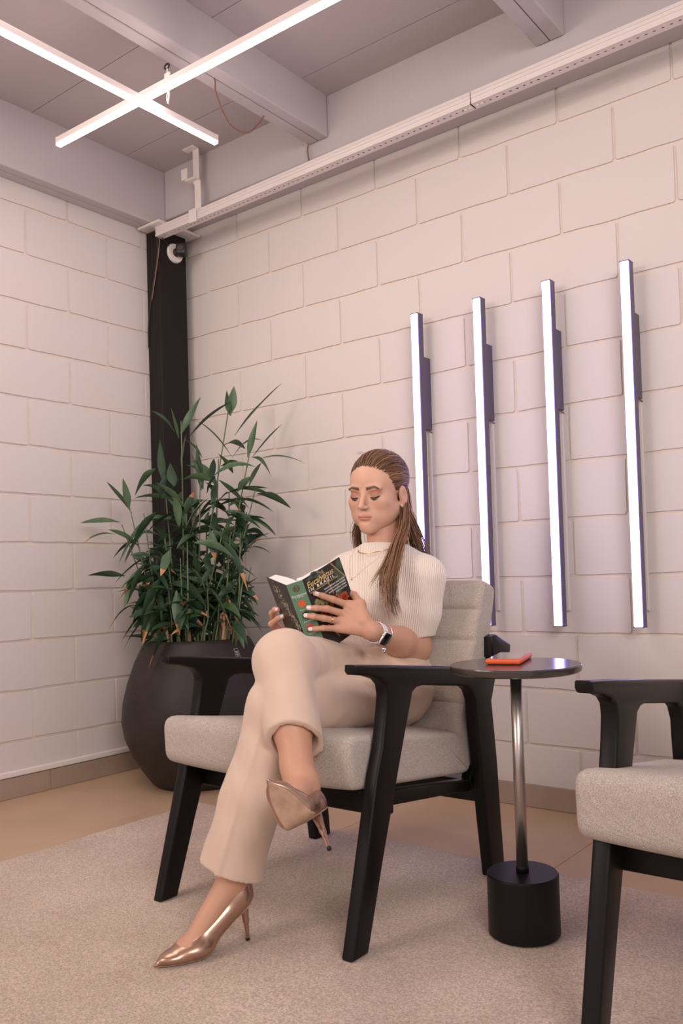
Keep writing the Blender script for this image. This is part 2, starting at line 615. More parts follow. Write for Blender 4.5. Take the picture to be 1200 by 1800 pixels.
pydata('screw', [(0.0125, 0.022 + 0.004 * math.cos(a), 0.024 + 0.004 * math.sin(a)) for a in np.linspace(0, 2 * PI, 9)[:-1]], [tuple(range(8))], M_DARK, sc)

for i, (pts, m, lb) in enumerate((
        ([(0.104, -0.226, 2.475), (0.103, -0.222, 2.45), (0.090, -0.214, 2.36), (0.06, -0.214, 2.25), (0.03, -0.213, 2.13), (0.014, -0.212, 2.05), (0.012, -0.212, 1.95)], M_CABLE, 'black cable running down the corner column from the channel'),
        ([(0.108, -0.222, 2.47), (0.112, -0.216, 2.44), (0.096, -0.2135, 2.36), (0.07, -0.2135, 2.26), (0.045, -0.2130, 2.17)], M_COPPER, 'thin brown cable running down the corner column from the channel'),
        ([(0.112, -0.215, 2.47), (0.116, -0.200, 2.45), (0.108, -0.16, 2.43), (0.106, -0.13, 2.425)], M_CABLE, 'short black cable from the channel to the security camera'))):
    tag(tube('column_cable', catmull(pts, 6), 0.0024, m, None, 6), lb, 'cable')
# ================================================================== RUG
def rug_mat():
    m = mat('rug_pile', (0.73, 0.57, 0.465), 0.95, sheen=0.3, var=(3.2, (0.58, 0.435, 0.335), 0.85, 9))
    nt = m.node_tree
    b = nt.nodes['Principled BSDF']
    tc = nt.nodes.new('ShaderNodeTexCoord')
    n = nt.nodes.new('ShaderNodeTexNoise')
    n.inputs['Scale'].default_value = 330
    n.inputs['Detail'].default_value = 3
    n2 = nt.nodes.new('ShaderNodeTexNoise')
    n2.inputs['Scale'].default_value = 26
    n2.inputs['Detail'].default_value = 5
    for q in (n, n2):
        nt.links.new(tc.outputs['Object'], q.inputs['Vector'])
    ad = nt.nodes.new('ShaderNodeMath')
    ad.operation = 'MULTIPLY_ADD'
    ad.inputs[1].default_value = 1.6
    nt.links.new(n2.outputs['Fac'], ad.inputs[0])
    nt.links.new(n.outputs['Fac'], ad.inputs[2])
    bp = nt.nodes.new('ShaderNodeBump')
    bp.inputs['Strength'].default_value = 0.85
    bp.inputs['Distance'].default_value = 0.006
    # darker and lighter pile tips
    mr = nt.nodes.new('ShaderNodeMapRange')
    mr.inputs[1].default_value = 0.33
    mr.inputs[2].default_value = 0.67
    mr.inputs[3].default_value = 0.66
    mr.inputs[4].default_value = 1.16
    n3 = nt.nodes.new('ShaderNodeTexNoise')
    n3.inputs['Scale'].default_value = 210
    n3.inputs['Detail'].default_value = 2
    nt.links.new(tc.outputs['Object'], n3.inputs['Vector'])
    nt.links.new(n3.outputs['Fac'], mr.inputs[0])
    vm = nt.nodes.new('ShaderNodeVectorMath')
    vm.operation = 'SCALE'
    src = b.inputs['Base Color'].links[0].from_socket
    nt.links.new(src, vm.inputs[0])
    nt.links.new(mr.outputs[0], vm.inputs['Scale'])
    nt.links.new(vm.outputs[0], b.inputs['Base Color'])
    nt.links.new(ad.outputs[0], bp.inputs['Height'])
    nt.links.new(bp.outputs['Normal'], b.inputs['Normal'])
    return m


RZ = 0.012
rr = random.Random(5)
V, F = [], []
NX, NY = 90, 80
RX0, RX1, RY0, RY1 = 0.71, 4.15, -3.5, -0.585
for j in range(NY + 1):
    for i in range(NX + 1):
        x = RX0 + (RX1 - RX0) * i / NX
        y = RY0 + (RY1 - RY0) * j / NY
        e = 0.0
        if i in (0, NX):
            x += rr.uniform(-0.004, 0.004)
        if j in (0, NY):
            y += rr.uniform(-0.004, 0.004)
        z = RZ + 0.0012 * math.sin(x * 9 + math.sin(y * 7)) * math.sin(y * 8)
        if i in (0, NX) or j in (0, NY):
            z = 0.001
        V.append((x, y, z))
for j in range(NY):
    for i in range(NX):
        a = j * (NX + 1) + i
        F.append((a, a + 1, a + NX + 2, a + NX + 1))
rug = pydata('rug', V, F, rug_mat(), None, True)
tag(rug, 'large plain beige pile rug lying under the armchairs', 'rug')

# ================================================================== ARMCHAIRS
M_WOOD = mat('ebonised_wood', (0.007, 0.006, 0.006), 0.36, spec=0.24, bump=(60, 0.08, 0.001, 4), aniso=(1, 1, 6))
M_FAB = weave(mat('oatmeal_fabric', (0.76, 0.66, 0.58), 0.9, sheen=0.35, var=(430, (0.46, 0.38, 0.32), 0.9, 1)), 210, 0.7, 0.0015)

FRAME = [(-1.314, 0.633), (-1.18, 0.6195), (-0.694, 0.564), (-0.708, 0.49), (-0.700, 0.43), (-0.685, 0.30), (-0.675, 0.15),
         (-0.662, 0.0), (-0.735, 0.0), (-0.757, 0.15), (-0.780, 0.324), (-0.794, 0.432), (-0.798, 0.485), (-0.815, 0.514),
         (-0.835, 0.527), (-0.857, 0.532), (-1.045, 0.5565), (-1.073, 0.555), (-1.093, 0.545), (-1.106, 0.512), (-1.125, 0.465),
         (-1.167, 0.357), (-1.23, 0.19), (-1.297, 0.0), (-1.353, 0.0), (-1.30, 0.19), (-1.249, 0.371), (-1.224, 0.435), (-1.208, 0.507),
         (-1.200, 0.553), (-1.204, 0.575), (-1.222, 0.591), (-1.262, 0.603), (-1.309, 0.610), (-1.3155, 0.618)]
CX, CY = 1.7225, -1.0


def extrude_profile(name, prof, x0, x1, m, parent, bev, seg=2, end_only=False):
    bm = bmesh.new()
    a = [bm.verts.new((x0, y, z)) for (y, z) in prof]
    b = [bm.verts.new((x1, y, z)) for (y, z) in prof]
    n = len(prof)
    fa = bm.faces.new(a)
    fb = bm.faces.new(b[::-1])
    for i in range(n):
        bm.faces.new((a[i], b[i], b[(i + 1) % n], a[(i + 1) % n])[::-1])
    bmesh.ops.recalc_face_normals(bm, faces=bm.faces)
    es = list(fa.edges) + list(fb.edges)
    bmesh.ops.bevel(bm, geom=es, offset=bev, segments=seg, profile=0.5, affect='EDGES', clamp_overlap=True)
    o = bmesh_obj(name, bm, m, parent)
    return auto_smooth(o, 50)


def rot2(prof):
    return [(y - CY, z) for (y, z) in prof]


def cushion(name, prof, x0, x1, m, parent, rnd_r, crown=0.012, nx=26):
    """upholstered block: (y, z) outline lofted along x, its ends drawn in and rounded"""
    prof = [np.array(p, float) for p in prof]
    # resample
    P = []
    n0 = len(prof)
    for i in range(n0):
        a, b = prof[i], prof[(i + 1) % n0]
        k = max(1, int(np.linalg.norm(b - a) / 0.012))
        for t in range(k):
            P.append(a + (b - a) * t / k)
    P = np.array(P)
    n = len(P)
    cen = P.mean(0)
    # inward normals of the outline
    T = np.roll(P, -1, 0) - np.roll(P, 1, 0)
    T /= np.linalg.norm(T, axis=1)[:, None]
    N = np.stack([-T[:, 1], T[:, 0]], 1)
    if ((cen - P) * N).sum() < 0:
        N = -N
    V, F = [], []
    xs, ins = [], []
    for k in range(7):
        a = PI / 2 * k / 6
        xs.append(x0 + rnd_r * (1 - math.sin(a)))
        ins.append(rnd_r * (1 - math.cos(a)))
    xs, ins = xs[::-1], ins[::-1]
    L = []
    for k in range(7):
        a = PI / 2 * k / 6
        L.append((x0 + rnd_r * (1 - math.sin(PI / 2 - (PI / 2 - a))), 0))
    rows = []
    for k in range(7):
        a = PI / 2 * k / 6            # 0 = end cap edge, pi/2 = full section
        rows.append((x0 + rnd_r * (1 - math.sin(a)), rnd_r * (1 - math.cos(PI / 2 - a))))
    rows = [(x0 + rnd_r * (1 - math.cos(PI / 2 * k / 6)), rnd_r * (1 - math.sin(PI / 2 * k / 6))) for k in range(7)]
    mid = [(x0 + rnd_r + (x1 - x0 - 2 * rnd_r) * k / nx, 0.0) for k in range(1, nx)]
    end = [(x0 + x1 - r[0], r[1]) for r in rows[::-1]]
    allr = rows + mid + end
    for (x, d) in allr:
        t = (x - x0) / (x1 - x0)
        cr = crown * (4 * t * (1 - t)) ** 0.8
        for q, nn in zip(P, N):
            p = q + nn * (d - cr)
            V.append((x, p[0], p[1]))
    R = len(allr)
    for i in range(R - 1):
        for k in range(n):
            k2 = (k + 1) % n
            F.append((i * n + k, i * n + k2, (i + 1) * n + k2, (i + 1) * n + k))
    F.append(tuple(range(n)))
    F.append(tuple((R - 1) * n + k for k in range(n))[::-1])
    o = pydata(name, V, F, m, parent, True)
    bm = bmesh.new()
    bm.from_mesh(o.data)
    bmesh.ops.recalc_face_normals(bm, faces=bm.faces)
    for f in bm.faces:
        if len(f.verts) > 8:
            f.smooth = False
    bm.to_mesh(o.data)
    bm.free()
    return o


def rounded(prof, r, seg=4):
    P = [np.array(p, float) for p in prof]
    out = []
    n = len(P)
    for i in range(n):
        a, b, c = P[i - 1], P[i], P[(i + 1) % n]
        u, w = a - b, c - b
        lu, lw = np.linalg.norm(u), np.linalg.norm(w)
        rr_ = r[i] if hasattr(r, '__len__') else r
        d = min(rr_, lu * 0.45, lw * 0.45)
        p0, p1 = b + u / lu * d, b + w / lw * d
        for k in range(seg + 1):
            t = k / seg
            out.append((1 - t) ** 2 * p0 + 2 * t * (1 - t) * b + t * t * p1)
    return out


def make_armchair():
    root = empty('armchair', (CX, CY, RZ + 0.0014))
    half = 0.3325
    for s in (-1, 1):
        x0, x1 = (half - 0.0355, half) if s > 0 else (-half, -half + 0.0355)
        f = extrude_profile('arm_and_leg_frame', rot2(FRAME), x0, x1, M_WOOD, root, 0.007, 3)
    box('front_rail', -0.31, 0.31, -0.195, -0.155, 0.268, 0.325, M_WOOD, root, 0.005, 2)
    box('rear_rail', -0.31, 0.31, 0.236, 0.30, 0.205, 0.262, M_WOOD, root, 0.005, 2)
    for s in (-1, 1):
        x0, x1 = sorted((s * 0.255, s * 0.288))
        extrude_profile('side_rail', rot2([(-1.19, 0.322), (-0.75, 0.262), (-0.75, 0.232), (-1.19, 0.285)]), x0, x1, M_WOOD, root, 0.004, 2)
        extrude_profile('back_upright', rot2([(-0.765, 0.25), (-0.735, 0.22), (-0.565, 0.60), (-0.60, 0.625)]), x0, x1, M_WOOD, root, 0.004, 2)
    extrude_profile('back_rail', rot2([(-0.665, 0.646), (-0.640, 0.652), (-0.555, 0.617), (-0.562, 0.585), (-0.668, 0.59)]), -0.312, 0.318, M_WOOD, root, 0.006, 2)
    sp = rounded([(-1.298, 0.470), (-0.80, 0.396), (-0.765, 0.283), (-1.292, 0.346)], [0.040, 0.032, 0.032, 0.032], 5)
    cushion('seat_cushion', rot2(sp), -0.350, 0.292, M_FAB, root, 0.017, 0.010)
    # back cushion with sewn horizontal channels
    fr0, fr1 = np.array((-0.822, 0.405)), np.array((-0.659, 0.796))
    d = (fr1 - fr0)
    nrm = np.array((-d[1], d[0])) / np.linalg.norm(d)
    prof = [fr0]
    for z in (0.478, 0.560, 0.643, 0.728):
        t = (z - fr0[1]) / d[1]
        for dt, dep in ((-0.03, -0.003), (-0.010, 0.0), (0.0, 0.007), (0.010, 0.0), (0.03, -0.003)):
            prof.append(fr0 + d * (t + dt) - nrm * dep * 1.0)
    prof += [np.array(p) for p in ((-0.655, 0.802), (-0.647, 0.807), (-0.630, 0.8045), (-0.602, 0.795), (-0.588, 0.788), (-0.582, 0.775), (-0.586, 0.752))]
    prof += [np.array((-0.615, 0.66)), np.array((-0.705, 0.45)), np.array((-0.752, 0.30)), np.array((-0.775, 0.285)), np.array((-0.80, 0.33))]
    cushion('back_cushion', rot2(prof), -0.2965, 0.290, M_FAB, root, 0.018, 0.002)
    return root


arm1 = make_armchair()
arm2 = copy_tree(arm1)
arm2.location = (CX + 1.196, CY - 0.055, RZ + 0.0014)
tag(arm1, 'black wooden armchair with oatmeal fabric cushions that the woman sits in', 'armchair', 'pair of matching armchairs')
tag(arm2, 'black wooden armchair with oatmeal cushions, empty, cut off at the right', 'armchair', 'pair of matching armchairs')

# ================================================================== SIDE TABLE AND PHONE
M_TOP = mat('dark_lacquered_top', (0.055, 0.045, 0.042), 0.17, spec=0.6)
M_STEEL = mat('brushed_steel', (0.52, 0.47, 0.44), 0.33, 0.95)
M_BASE = mat('satin_black', (0.007, 0.006, 0.006), 0.42, spec=0.25)
tb = empty('side_table', (2.289, -1.014, RZ + 0.0014))
tag(tb, 'small round black side table on a steel stem and heavy drum base', 'side table')
lathe('drum_base', [(0.079, 0.0), (0.082, 0.003), (0.082, 0.134), (0.079, 0.138), (0.0, 0.138)], M_BASE, tb, 48)
auto_smooth(tb.children[-1], 35)
lathe('collar', [(0.0145, 0.138), (0.0145, 0.15), (0.0135, 0.152)], M_BASE, tb, 24)
lathe('stem', [(0.0133, 0.138), (0.0133, 0.60)], M_STEEL, tb, 24)
lathe('underplate', [(0.035, 0.586), (0.06, 0.591), (0.062, 0.599), (0.05, 0.600)], M_BASE, tb, 40)
top = lathe('table_top', [(0.143, 0.597), (0.149, 0.600), (0.151, 0.606), (0.151, 0.613), (0.149, 0.6155), (0.0, 0.6155)], M_TOP, tb, 72)
auto_smooth(top, 35)

M_CASE = mat('orange_rubber', (0.72, 0.115, 0.04), 0.45)
M_GLASS = mat('phone_glass', (0.30, 0.26, 0.24), 0.08, spec=0.7)
ph = empty('smartphone', (2.252, -0.972, RZ + 0.6175))
ph.rotation_euler = (0, 0, math.radians(17))
tag(ph, 'smartphone in an orange case lying on the side table', 'phone')
pc = box('case', -0.041, 0.041, -0.085, 0.085, 0.0, 0.013, M_CASE, ph, 0.0055, 3)
auto_smooth(pc)
bmv = bmesh.new()
sc_pts = rounded([(-0.0365, -0.080), (0.0365, -0.080), (0.0365, 0.080), (-0.0365, 0.080)], 0.008, 4)
bmv.faces.new([bmv.verts.new((p[0], p[1], 0.01325)) for p in sc_pts])
bmesh_obj('screen', bmv, M_GLASS, ph)
for y in (0.02, 0.045):
    box('side_button', 0.0405, 0.0418, y, y + 0.016, 0.005, 0.008, M_CASE, pc, 0.0005, 1)

# ================================================================== PLANTER AND BAMBOO
M_POT = mat('black_planter', (0.022, 0.017, 0.015), 0.5, spec=0.3, bump=(35, 0.25, 0.003, 5), var=(7, (0.040, 0.032, 0.028), 0.7, 6))
M_SOIL = mat('soil', (0.05, 0.035, 0.025), 0.95, bump=(60, 0.8, 0.01))
PX, PY = 0.452, -0.342
pot = empty('planter', (PX, PY, 0.0))
tag(pot, 'big rounded black planter standing in the corner', 'planter')
lathe('pot_body', [(0.185, 0.0), (0.20, 0.012), (0.235, 0.06), (0.278, 0.13), (0.307, 0.20), (0.318, 0.27), (0.313, 0.34), (0.294, 0.42),
                   (0.262, 0.51), (0.226, 0.585), (0.214, 0.600), (0.205, 0.602), (0.20, 0.592), (0.205, 0.55), (0.21, 0.53), (0.0, 0.53)], M_POT, pot, 72)
lathe('soil', [(0.205, 0.531), (0.12, 0.548), (0.0, 0.552)], M_SOIL, pot, 40)
# small printed maker's mark on the rim, facing the room
rR = np.array((0.7988, 0.6008, 0.0))
rD = np.array((-0.6008, 0.7988, 0.0))
M_PRINT = mat('print_pale', (0.45, 0.40, 0.38), 0.6)
aa = math.atan2(-0.7988, 0.6008) + 0.88
for (u0, u1, w0, w1) in ((-0.011, 0.011, 0.017, 0.0185), (-0.011, 0.011, -0.0185, -0.017), (-0.011, -0.0095, -0.0185, 0.0185), (0.0095, 0.011, -0.0185, 0.0185),
                         (-0.006, 0.006, 0.006, 0.009), (-0.006, 0.006, 0.0, 0.003), (-0.006, 0.006, -0.006, -0.003), (-0.006, 0.006, -0.012, -0.009)):
    q = []
    for (u, w) in ((u0, w0), (u1, w0), (u1, w1), (u0, w1)):
        z = 0.545 + w
        rad = 0.262 + (z - 0.51) / (0.585 - 0.51) * (0.226 - 0.262) + 0.0012
        a = aa + u / rad
        q.append((rad * math.cos(a), rad * math.sin(a), z))
    pydata('maker_mark', q, [(0, 1, 2, 3)], M_PRINT, pot)

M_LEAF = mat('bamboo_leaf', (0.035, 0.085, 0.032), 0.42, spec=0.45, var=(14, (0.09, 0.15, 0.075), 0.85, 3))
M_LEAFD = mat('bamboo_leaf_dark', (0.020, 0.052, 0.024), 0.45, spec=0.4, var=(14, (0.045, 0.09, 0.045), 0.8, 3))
M_DRY = mat('dry_leaf_tip', (0.46, 0.20, 0.07), 0.8, var=(40, (0.62, 0.36, 0.18), 0.7))
M_STEM = mat('bamboo_stem', (0.08, 0.13, 0.055), 0.5, var=(20, (0.16, 0.18, 0.09), 0.8))
M_SHEATH = mat('dry_sheath', (0.42, 0.27, 0.16), 0.85, var=(30, (0.30, 0.13, 0.07), 0.8))
pl = empty('bamboo_plant', (PX, PY, 0.55))
tag(pl, 'leafy lucky bamboo plant growing in the black planter', 'plant')
BASE = np.array((PX, PY, 0.0))


def PP(r, z, d=0.0):
    p = BASE + rR * r + rD * d
    return np.array((p[0], p[1], z))


def clampw(p):
    p = np.array(p, float)
    p[0] = max(p[0], 0.03)
    p[1] = min(p[1], -0.03)
    if p[0] < 0.125 and p[1] > -0.235:
        p[1] = -0.235
    return p


lr = random.Random(21)


def leaf(b, t, w, arch=0.03, dry=0.0, m=None, roll=None, raw=None):
    b, t = clampw(b), clampw(t)
    L = np.linalg.norm(t - b)
    ctrl = (b + t) / 2 + np.array((0, 0, 1.0)) * arch
    ctrl = clampw(ctrl)
    n = 8
    V, F = [], []
    d0 = (t - b) / L
    side = np.cross(d0, np.array((0, 0, 1.0)))
    if np.linalg.norm(side) < 0.2:
        side = rR.copy()
    side /= np.linalg.norm(side)
    nrm = np.cross(side, d0)
    ro = lr.uniform(-0.9, 0.9) if roll is None else roll
    for i in range(n + 1):
        s = i / n
        p = (1 - s) ** 2 * b + 2 * s * (1 - s) * ctrl + s * s * t
        ww = 1.5 * w * (math.sin(PI * min(1, s * 0.93 + 0.07)) ** 0.75) * (1 - 0.45 * s) * (0.35 + 0.65 * min(1, s * 3.2)) if i < n else 0.0005
        a = ro + 0.5 * (s - 0.5)
        sd = side * math.cos(a) + nrm * math.sin(a)
        up = -side * math.sin(a) + nrm * math.cos(a)
        V += [p - sd * ww * 0.55 + up * ww * 0.22, p, p + sd * ww * 0.55 + up * ww * 0.22]
    for i in range(n):
        for k in (0, 1):
            F.append((i * 3 + k, i * 3 + k + 1, i * 3 + k + 4, i * 3 + k + 3))
    V = [v - np.array((PX, PY, 0.55)) for v in V]
    if raw is not None:
        raw.append((V, F))
        return None
    o = pydata('leaf', V, F, m or lr.choice((M_LEAF, M_LEAF, M_LEAFD)), pl, True)
    if dry > 0:
        o.data.materials.append(M_DRY)
        k0 = int((1 - dry) * n)
        for i, p in enumerate(o.data.polygons):
            if i // 2 >= k0:
                p.material_index = 1
    return o


S_ = 0.00238


def px(x, y, d=0.0):
    return PP((x - 353) * S_, 0.602 - (y - 1121) * S_, d)


# canes: foot offset and tip
canes = [((350, 424, 690), -0.02), ((330, 336, 735), -0.04), ((380, 458, 800), -0.08), ((320, 300, 835), 0.0), ((300, 244, 888), -0.06),
         ((290, 222, 915), 0.0), ((370, 395, 800), 0.04), ((360, 372, 850), -0.10), ((395, 470, 860), -0.12), ((340, 352, 870), 0.06),
         ((310, 275, 900), -0.12), ((400, 448, 900), -0.03), ((330, 310, 930), -0.14), ((365, 415, 930), -0.15), ((385, 430, 960), 0.02), ((345, 340, 980), -0.16),
         ((300, 262, 985), 0.05), ((410, 440, 1000), -0.10), ((375, 385, 1010), -0.17), ((320, 318, 1030), -0.16), ((355, 366, 900), 0.10), ((392, 404, 1050), -0.14),
         ((285, 268, 1040), -0.05), ((335, 330, 1060), -0.17), ((405, 412, 860), 0.05), ((315, 285, 950), 0.08)]
nodes = []
for (xb, xt, yt), d in canes:
    b = px(xb, 1135, d * 0.8)
    t = px(xt, yt, d)
    m1 = (b * 0.55 + t * 0.45) + rR * lr.uniform(-0.012, 0.012)
    pts = catmull([b - np.array((0, 0, 0.03)), b * 0.8 + t * 0.2, m1, t], 6)
    rads = [0.0058 - 0.0035 * i / (len(pts) - 1) for i in range(len(pts))]
    Vv, Ff = tube_data([p - np.array((PX, PY, 0.55)) for p in pts], rads, 6)
    pydata('cane', Vv, Ff, M_STEM, pl, True)
    nodes.append((b, m1, t, d))
for k in range(16):
    x = lr.uniform(272, 432)
    d = lr.uniform(-0.17, -0.02)
    h = lr.uniform(0.05, 0.16)
    b = px(x, 1138, d)
    p1 = b + np.array((0, 0, h)) + rR * lr.uniform(-0.02, 0.02)
    p2 = p1 + rR * lr.uniform(-0.03, 0.03) + np.array((0, 0, lr.uniform(-0.03, 0.03)))
    Vv, Ff = tube_data([p - np.array((PX, PY, 0.55)) for p in catmull([b, (b + p1) / 2 + rR * 0.006, p1, p2], 4)], [0.006] * 9 + [0.005, 0.004, 0.003, 0.001], 5)
    pydata('dry_sheath', Vv, Ff, M_SHEATH, pl, True)
for k in range(22):                                   # thin inner canes
    x = lr.uniform(275, 430)
    d = lr.uniform(-0.17, 0.12)
    b, t = px(x, 1138, d), px(x + (x - 352) * 0.35 + lr.uniform(-15, 15), lr.uniform(930, 1060), d * 1.1)
    Vv, Ff = tube_data([p - np.array((PX, PY, 0.55)) for p in (b, (b + t) / 2 + rR * lr.uniform(-0.01, 0.01), t)], [0.0045, 0.004, 0.002], 5)
    pydata('cane', Vv, Ff, M_STEM, pl, True)

# leaves that shape the outline (x, y as seen; depth towards the wall is positive)
shape_leaves = [
    (423, 727, 417, 680, -.02, .028, 0), (423, 725, 430, 673, -.03, .030, 0), (431, 765, 517, 671, -.05, .026, .02), (346, 772, 430, 706, -.06, .024, .03),
    (335, 758, 370, 690, -.04, .028, .0), (327, 758, 288, 720, -.06, .022, .03), (330, 765, 321, 713, -.03, .014, 0), (424, 802, 360, 733, -.02, .018, .04),
    (426, 806, 482, 776, -.06, .020, .07), (455, 806, 472, 738, -.08, .024, 0), (463, 808, 519, 752, -.09, .022, .01), (462, 808, 496, 842, -.10, .022, .05),
    (480, 814, 560, 824, -.16, .016, .04), (474, 874, 531, 900, -.16, .026, .03), (455, 916, 505, 947, -.14, .026, .04), (223, 912, 152, 911, -.04, .026, .012),
    (218, 934, 160, 951, -.06, .022, .04), (246, 897, 202, 839, -.05, .028, .0), (243, 890, 236, 836, -.06, .024, 0), (235, 1007, 176, 1005, -.08, .024, .01),
    (268, 1062, 206, 1108, -.12, .020, .09), (275, 990, 241, 1062, -.14, .046, .01), (282, 985, 252, 1058, -.16, .042, .01), (310, 1010, 270, 1092, -.17, .040, .02),
    (300, 1045, 275, 1120, -.20, .040, .01), (330, 1088, 293, 1163, -.24, .036, .02), (300, 842, 299, 767, -.02, .026, 0), (332, 812, 340, 755, -.01, .030, 0),
    (372, 862, 356, 797, -.08, .026, .01), (376, 860, 365, 778, -.09, .028, 0), (450, 967, 495, 977, -.12, .018, .03), (437, 1038, 467, 1021, -.13, .018, .01),
    (366, 955, 437, 986, -.18, .034, .04), (360, 996, 388, 1040, -.20, .028, .02), (293, 821, 255, 868, -.08, .026, .035), (330, 880, 255, 873, -.10, .022, .03),
    (392, 840, 395, 805, -.05, .03, 0), (330, 855, 325, 815, -.13, .036, .0), (395, 848, 345, 845, -.12, .026, .03), (330, 870, 336, 928, -.15, .034, 0),
    (385, 870, 405, 840, -.12, .030, .02), (425, 830, 400, 795, -.03, .034, .0), (395, 835, 470, 825, -.07, .026, .05), (415, 870, 490, 862, -.10, .024, .02),
    (430, 880, 500, 905, -.10, .026, .03), (335, 1035, 340, 1110, -.19, .034, 0), (300, 900, 255, 962, -.16, .030, .02), (285, 905, 225, 985, -.10, .026, .04),
    (325, 965, 310, 1010, -.17, .030, 0), (350, 930, 395, 880, -.16, .03, .02), (395, 935, 400, 985, -.17, .03, .0), (410, 950, 455, 1040, -.14, .026, .05),
    (425, 985, 460, 1075, -.10, .022, .05), (255, 945, 205, 975, -.02, .022, .03), (270, 975, 215, 1020, -.04, .024, .02), (262, 930, 222, 985, .0, .026, .02),
    (415, 900, 480, 935, -.13, .024, .03), (440, 905, 500, 945, -.06, .022, .03), (392, 1015, 430, 1075, -.17, .026, .03), (440, 1055, 462, 1078, -.12, .014, .02),
    (280, 1080, 240, 1135, -.14, .012, .03), (312, 870, 270, 850, -.10, .028, .02), (305, 875, 318, 835, -.14, .03, 0), (345, 890, 300, 850, -.14, .028, .02),
    (370, 800, 340, 768, -.02, .02, .02), (455, 860, 478, 815, -.08, .024, .01), (438, 868, 462, 842, -.12, .026, .01), (352, 905, 368, 868, -.17, .032, .0)]
for (x0, y0, x1, y1, d, w, ar) in shape_leaves:
    leaf(px(x0, y0, d), px(x1, y1, d + lr.uniform(-0.05, 0.03)), w, ar, dry=lr.choice((0, 0, 0, 0.2)) if y0 > 900 else 0)
# the dense middle
cnt = 0
while cnt < 225:
    b, m1, t, d = lr.choice(nodes)
    s = lr.uniform(0.12, 0.92)
    base = (b * (1 - s) + t * s)
    ang = lr.uniform(0, 2 * PI)
    L = lr.uniform(0.13, 0.23)
    out = rR * math.cos(ang) + rD * math.sin(ang) * 0.8
    rise = lr.uniform(-0.6, 0.75) if base[2] > 0.85 else lr.uniform(-0.9, 0.3)
    tip = base + out * L * 0.75 + np.array((0, 0, rise * L))
    rel = (tip - BASE)
    r_ = rel.dot(rR)
    lim = 0.34 if tip[2] < 1.2 else 0.22
    if abs(r_) > lim or tip[2] > 1.42 or tip[2] < 0.56:
        continue
    if tip[0] < 0.05 or tip[1] > -0.05:
        continue
    leaf(base, tip, lr.uniform(0.022, 0.034), lr.uniform(0.0, 0.05), dry=lr.choice((0, 0, 0, 0.25)) if base[2] < 1.0 else 0)
    cnt += 1

# the leaves deep inside that cannot be told apart
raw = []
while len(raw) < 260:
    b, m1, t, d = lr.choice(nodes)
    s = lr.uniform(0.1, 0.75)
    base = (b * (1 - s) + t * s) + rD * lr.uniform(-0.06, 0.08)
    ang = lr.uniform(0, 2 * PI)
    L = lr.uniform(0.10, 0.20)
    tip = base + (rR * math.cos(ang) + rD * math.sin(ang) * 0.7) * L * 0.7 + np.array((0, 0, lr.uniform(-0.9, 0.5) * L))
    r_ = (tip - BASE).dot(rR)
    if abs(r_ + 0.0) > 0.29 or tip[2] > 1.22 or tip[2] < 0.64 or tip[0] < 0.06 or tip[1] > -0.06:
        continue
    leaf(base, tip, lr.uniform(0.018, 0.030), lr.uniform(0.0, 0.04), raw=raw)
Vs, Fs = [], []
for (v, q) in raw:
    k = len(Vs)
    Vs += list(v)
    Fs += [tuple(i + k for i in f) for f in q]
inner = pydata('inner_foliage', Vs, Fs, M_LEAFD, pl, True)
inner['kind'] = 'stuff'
# ================================================================== THE WOMAN
# bodies and clothes are grown as smooth distance fields and turned into one continuous skin each
f32 = np.float32


def A(*p):
    return np.array(p, dtype=f32)


def rc(a, b, r1, r2):
    a, b = A(*a), A(*b)
    ba = b - a
    bb = float(ba.dot(ba))

    def f(P):
        q = P - a
        h = np.clip(q @ ba / bb, 0, 1)
        return np.linalg.norm(q - h[:, None] * ba, axis=1) - (r1 + (r2 - r1) * h)
    return f


def el(c, r, rot=None):
    c, r = A(*c), A(*r)
    Rm = None if rot is None else np.array(rot, dtype=f32)

    def f(P):
        q = P - c
        if Rm is not None:
            q = q @ Rm
        q = q / r
        k0 = np.linalg.norm(q, axis=1)
        k1 = np.linalg.norm(q / r, axis=1) + 1e-6
        return k0 * (k0 - 1) / k1
    return f


def pl_(p, n):
    p, n = A(*p), A(*n)
    n = n / np.linalg.norm(n)
    return lambda P: (P - p) @ n


def smin(a, b, k):
    h = np.clip(0.5 + 0.5 * (b - a) / k, 0, 1)
    return b + (a - b) * h - k * h * (1 - h)


def blend(items):
    """items: (op, primitive, k) with op in 'u' union, 's' subtract, 'i' intersect"""
    def f(P):
        d = None
        for op, p, k in items:
            v = p(P)
            if d is None:
                d = v
            elif op == 'u':
                d = smin(d, v, k)
            elif op == 's':
                d = -smin(-d, v, k)
            else:
                d = -smin(-d, -v, k)
        return d
    return f


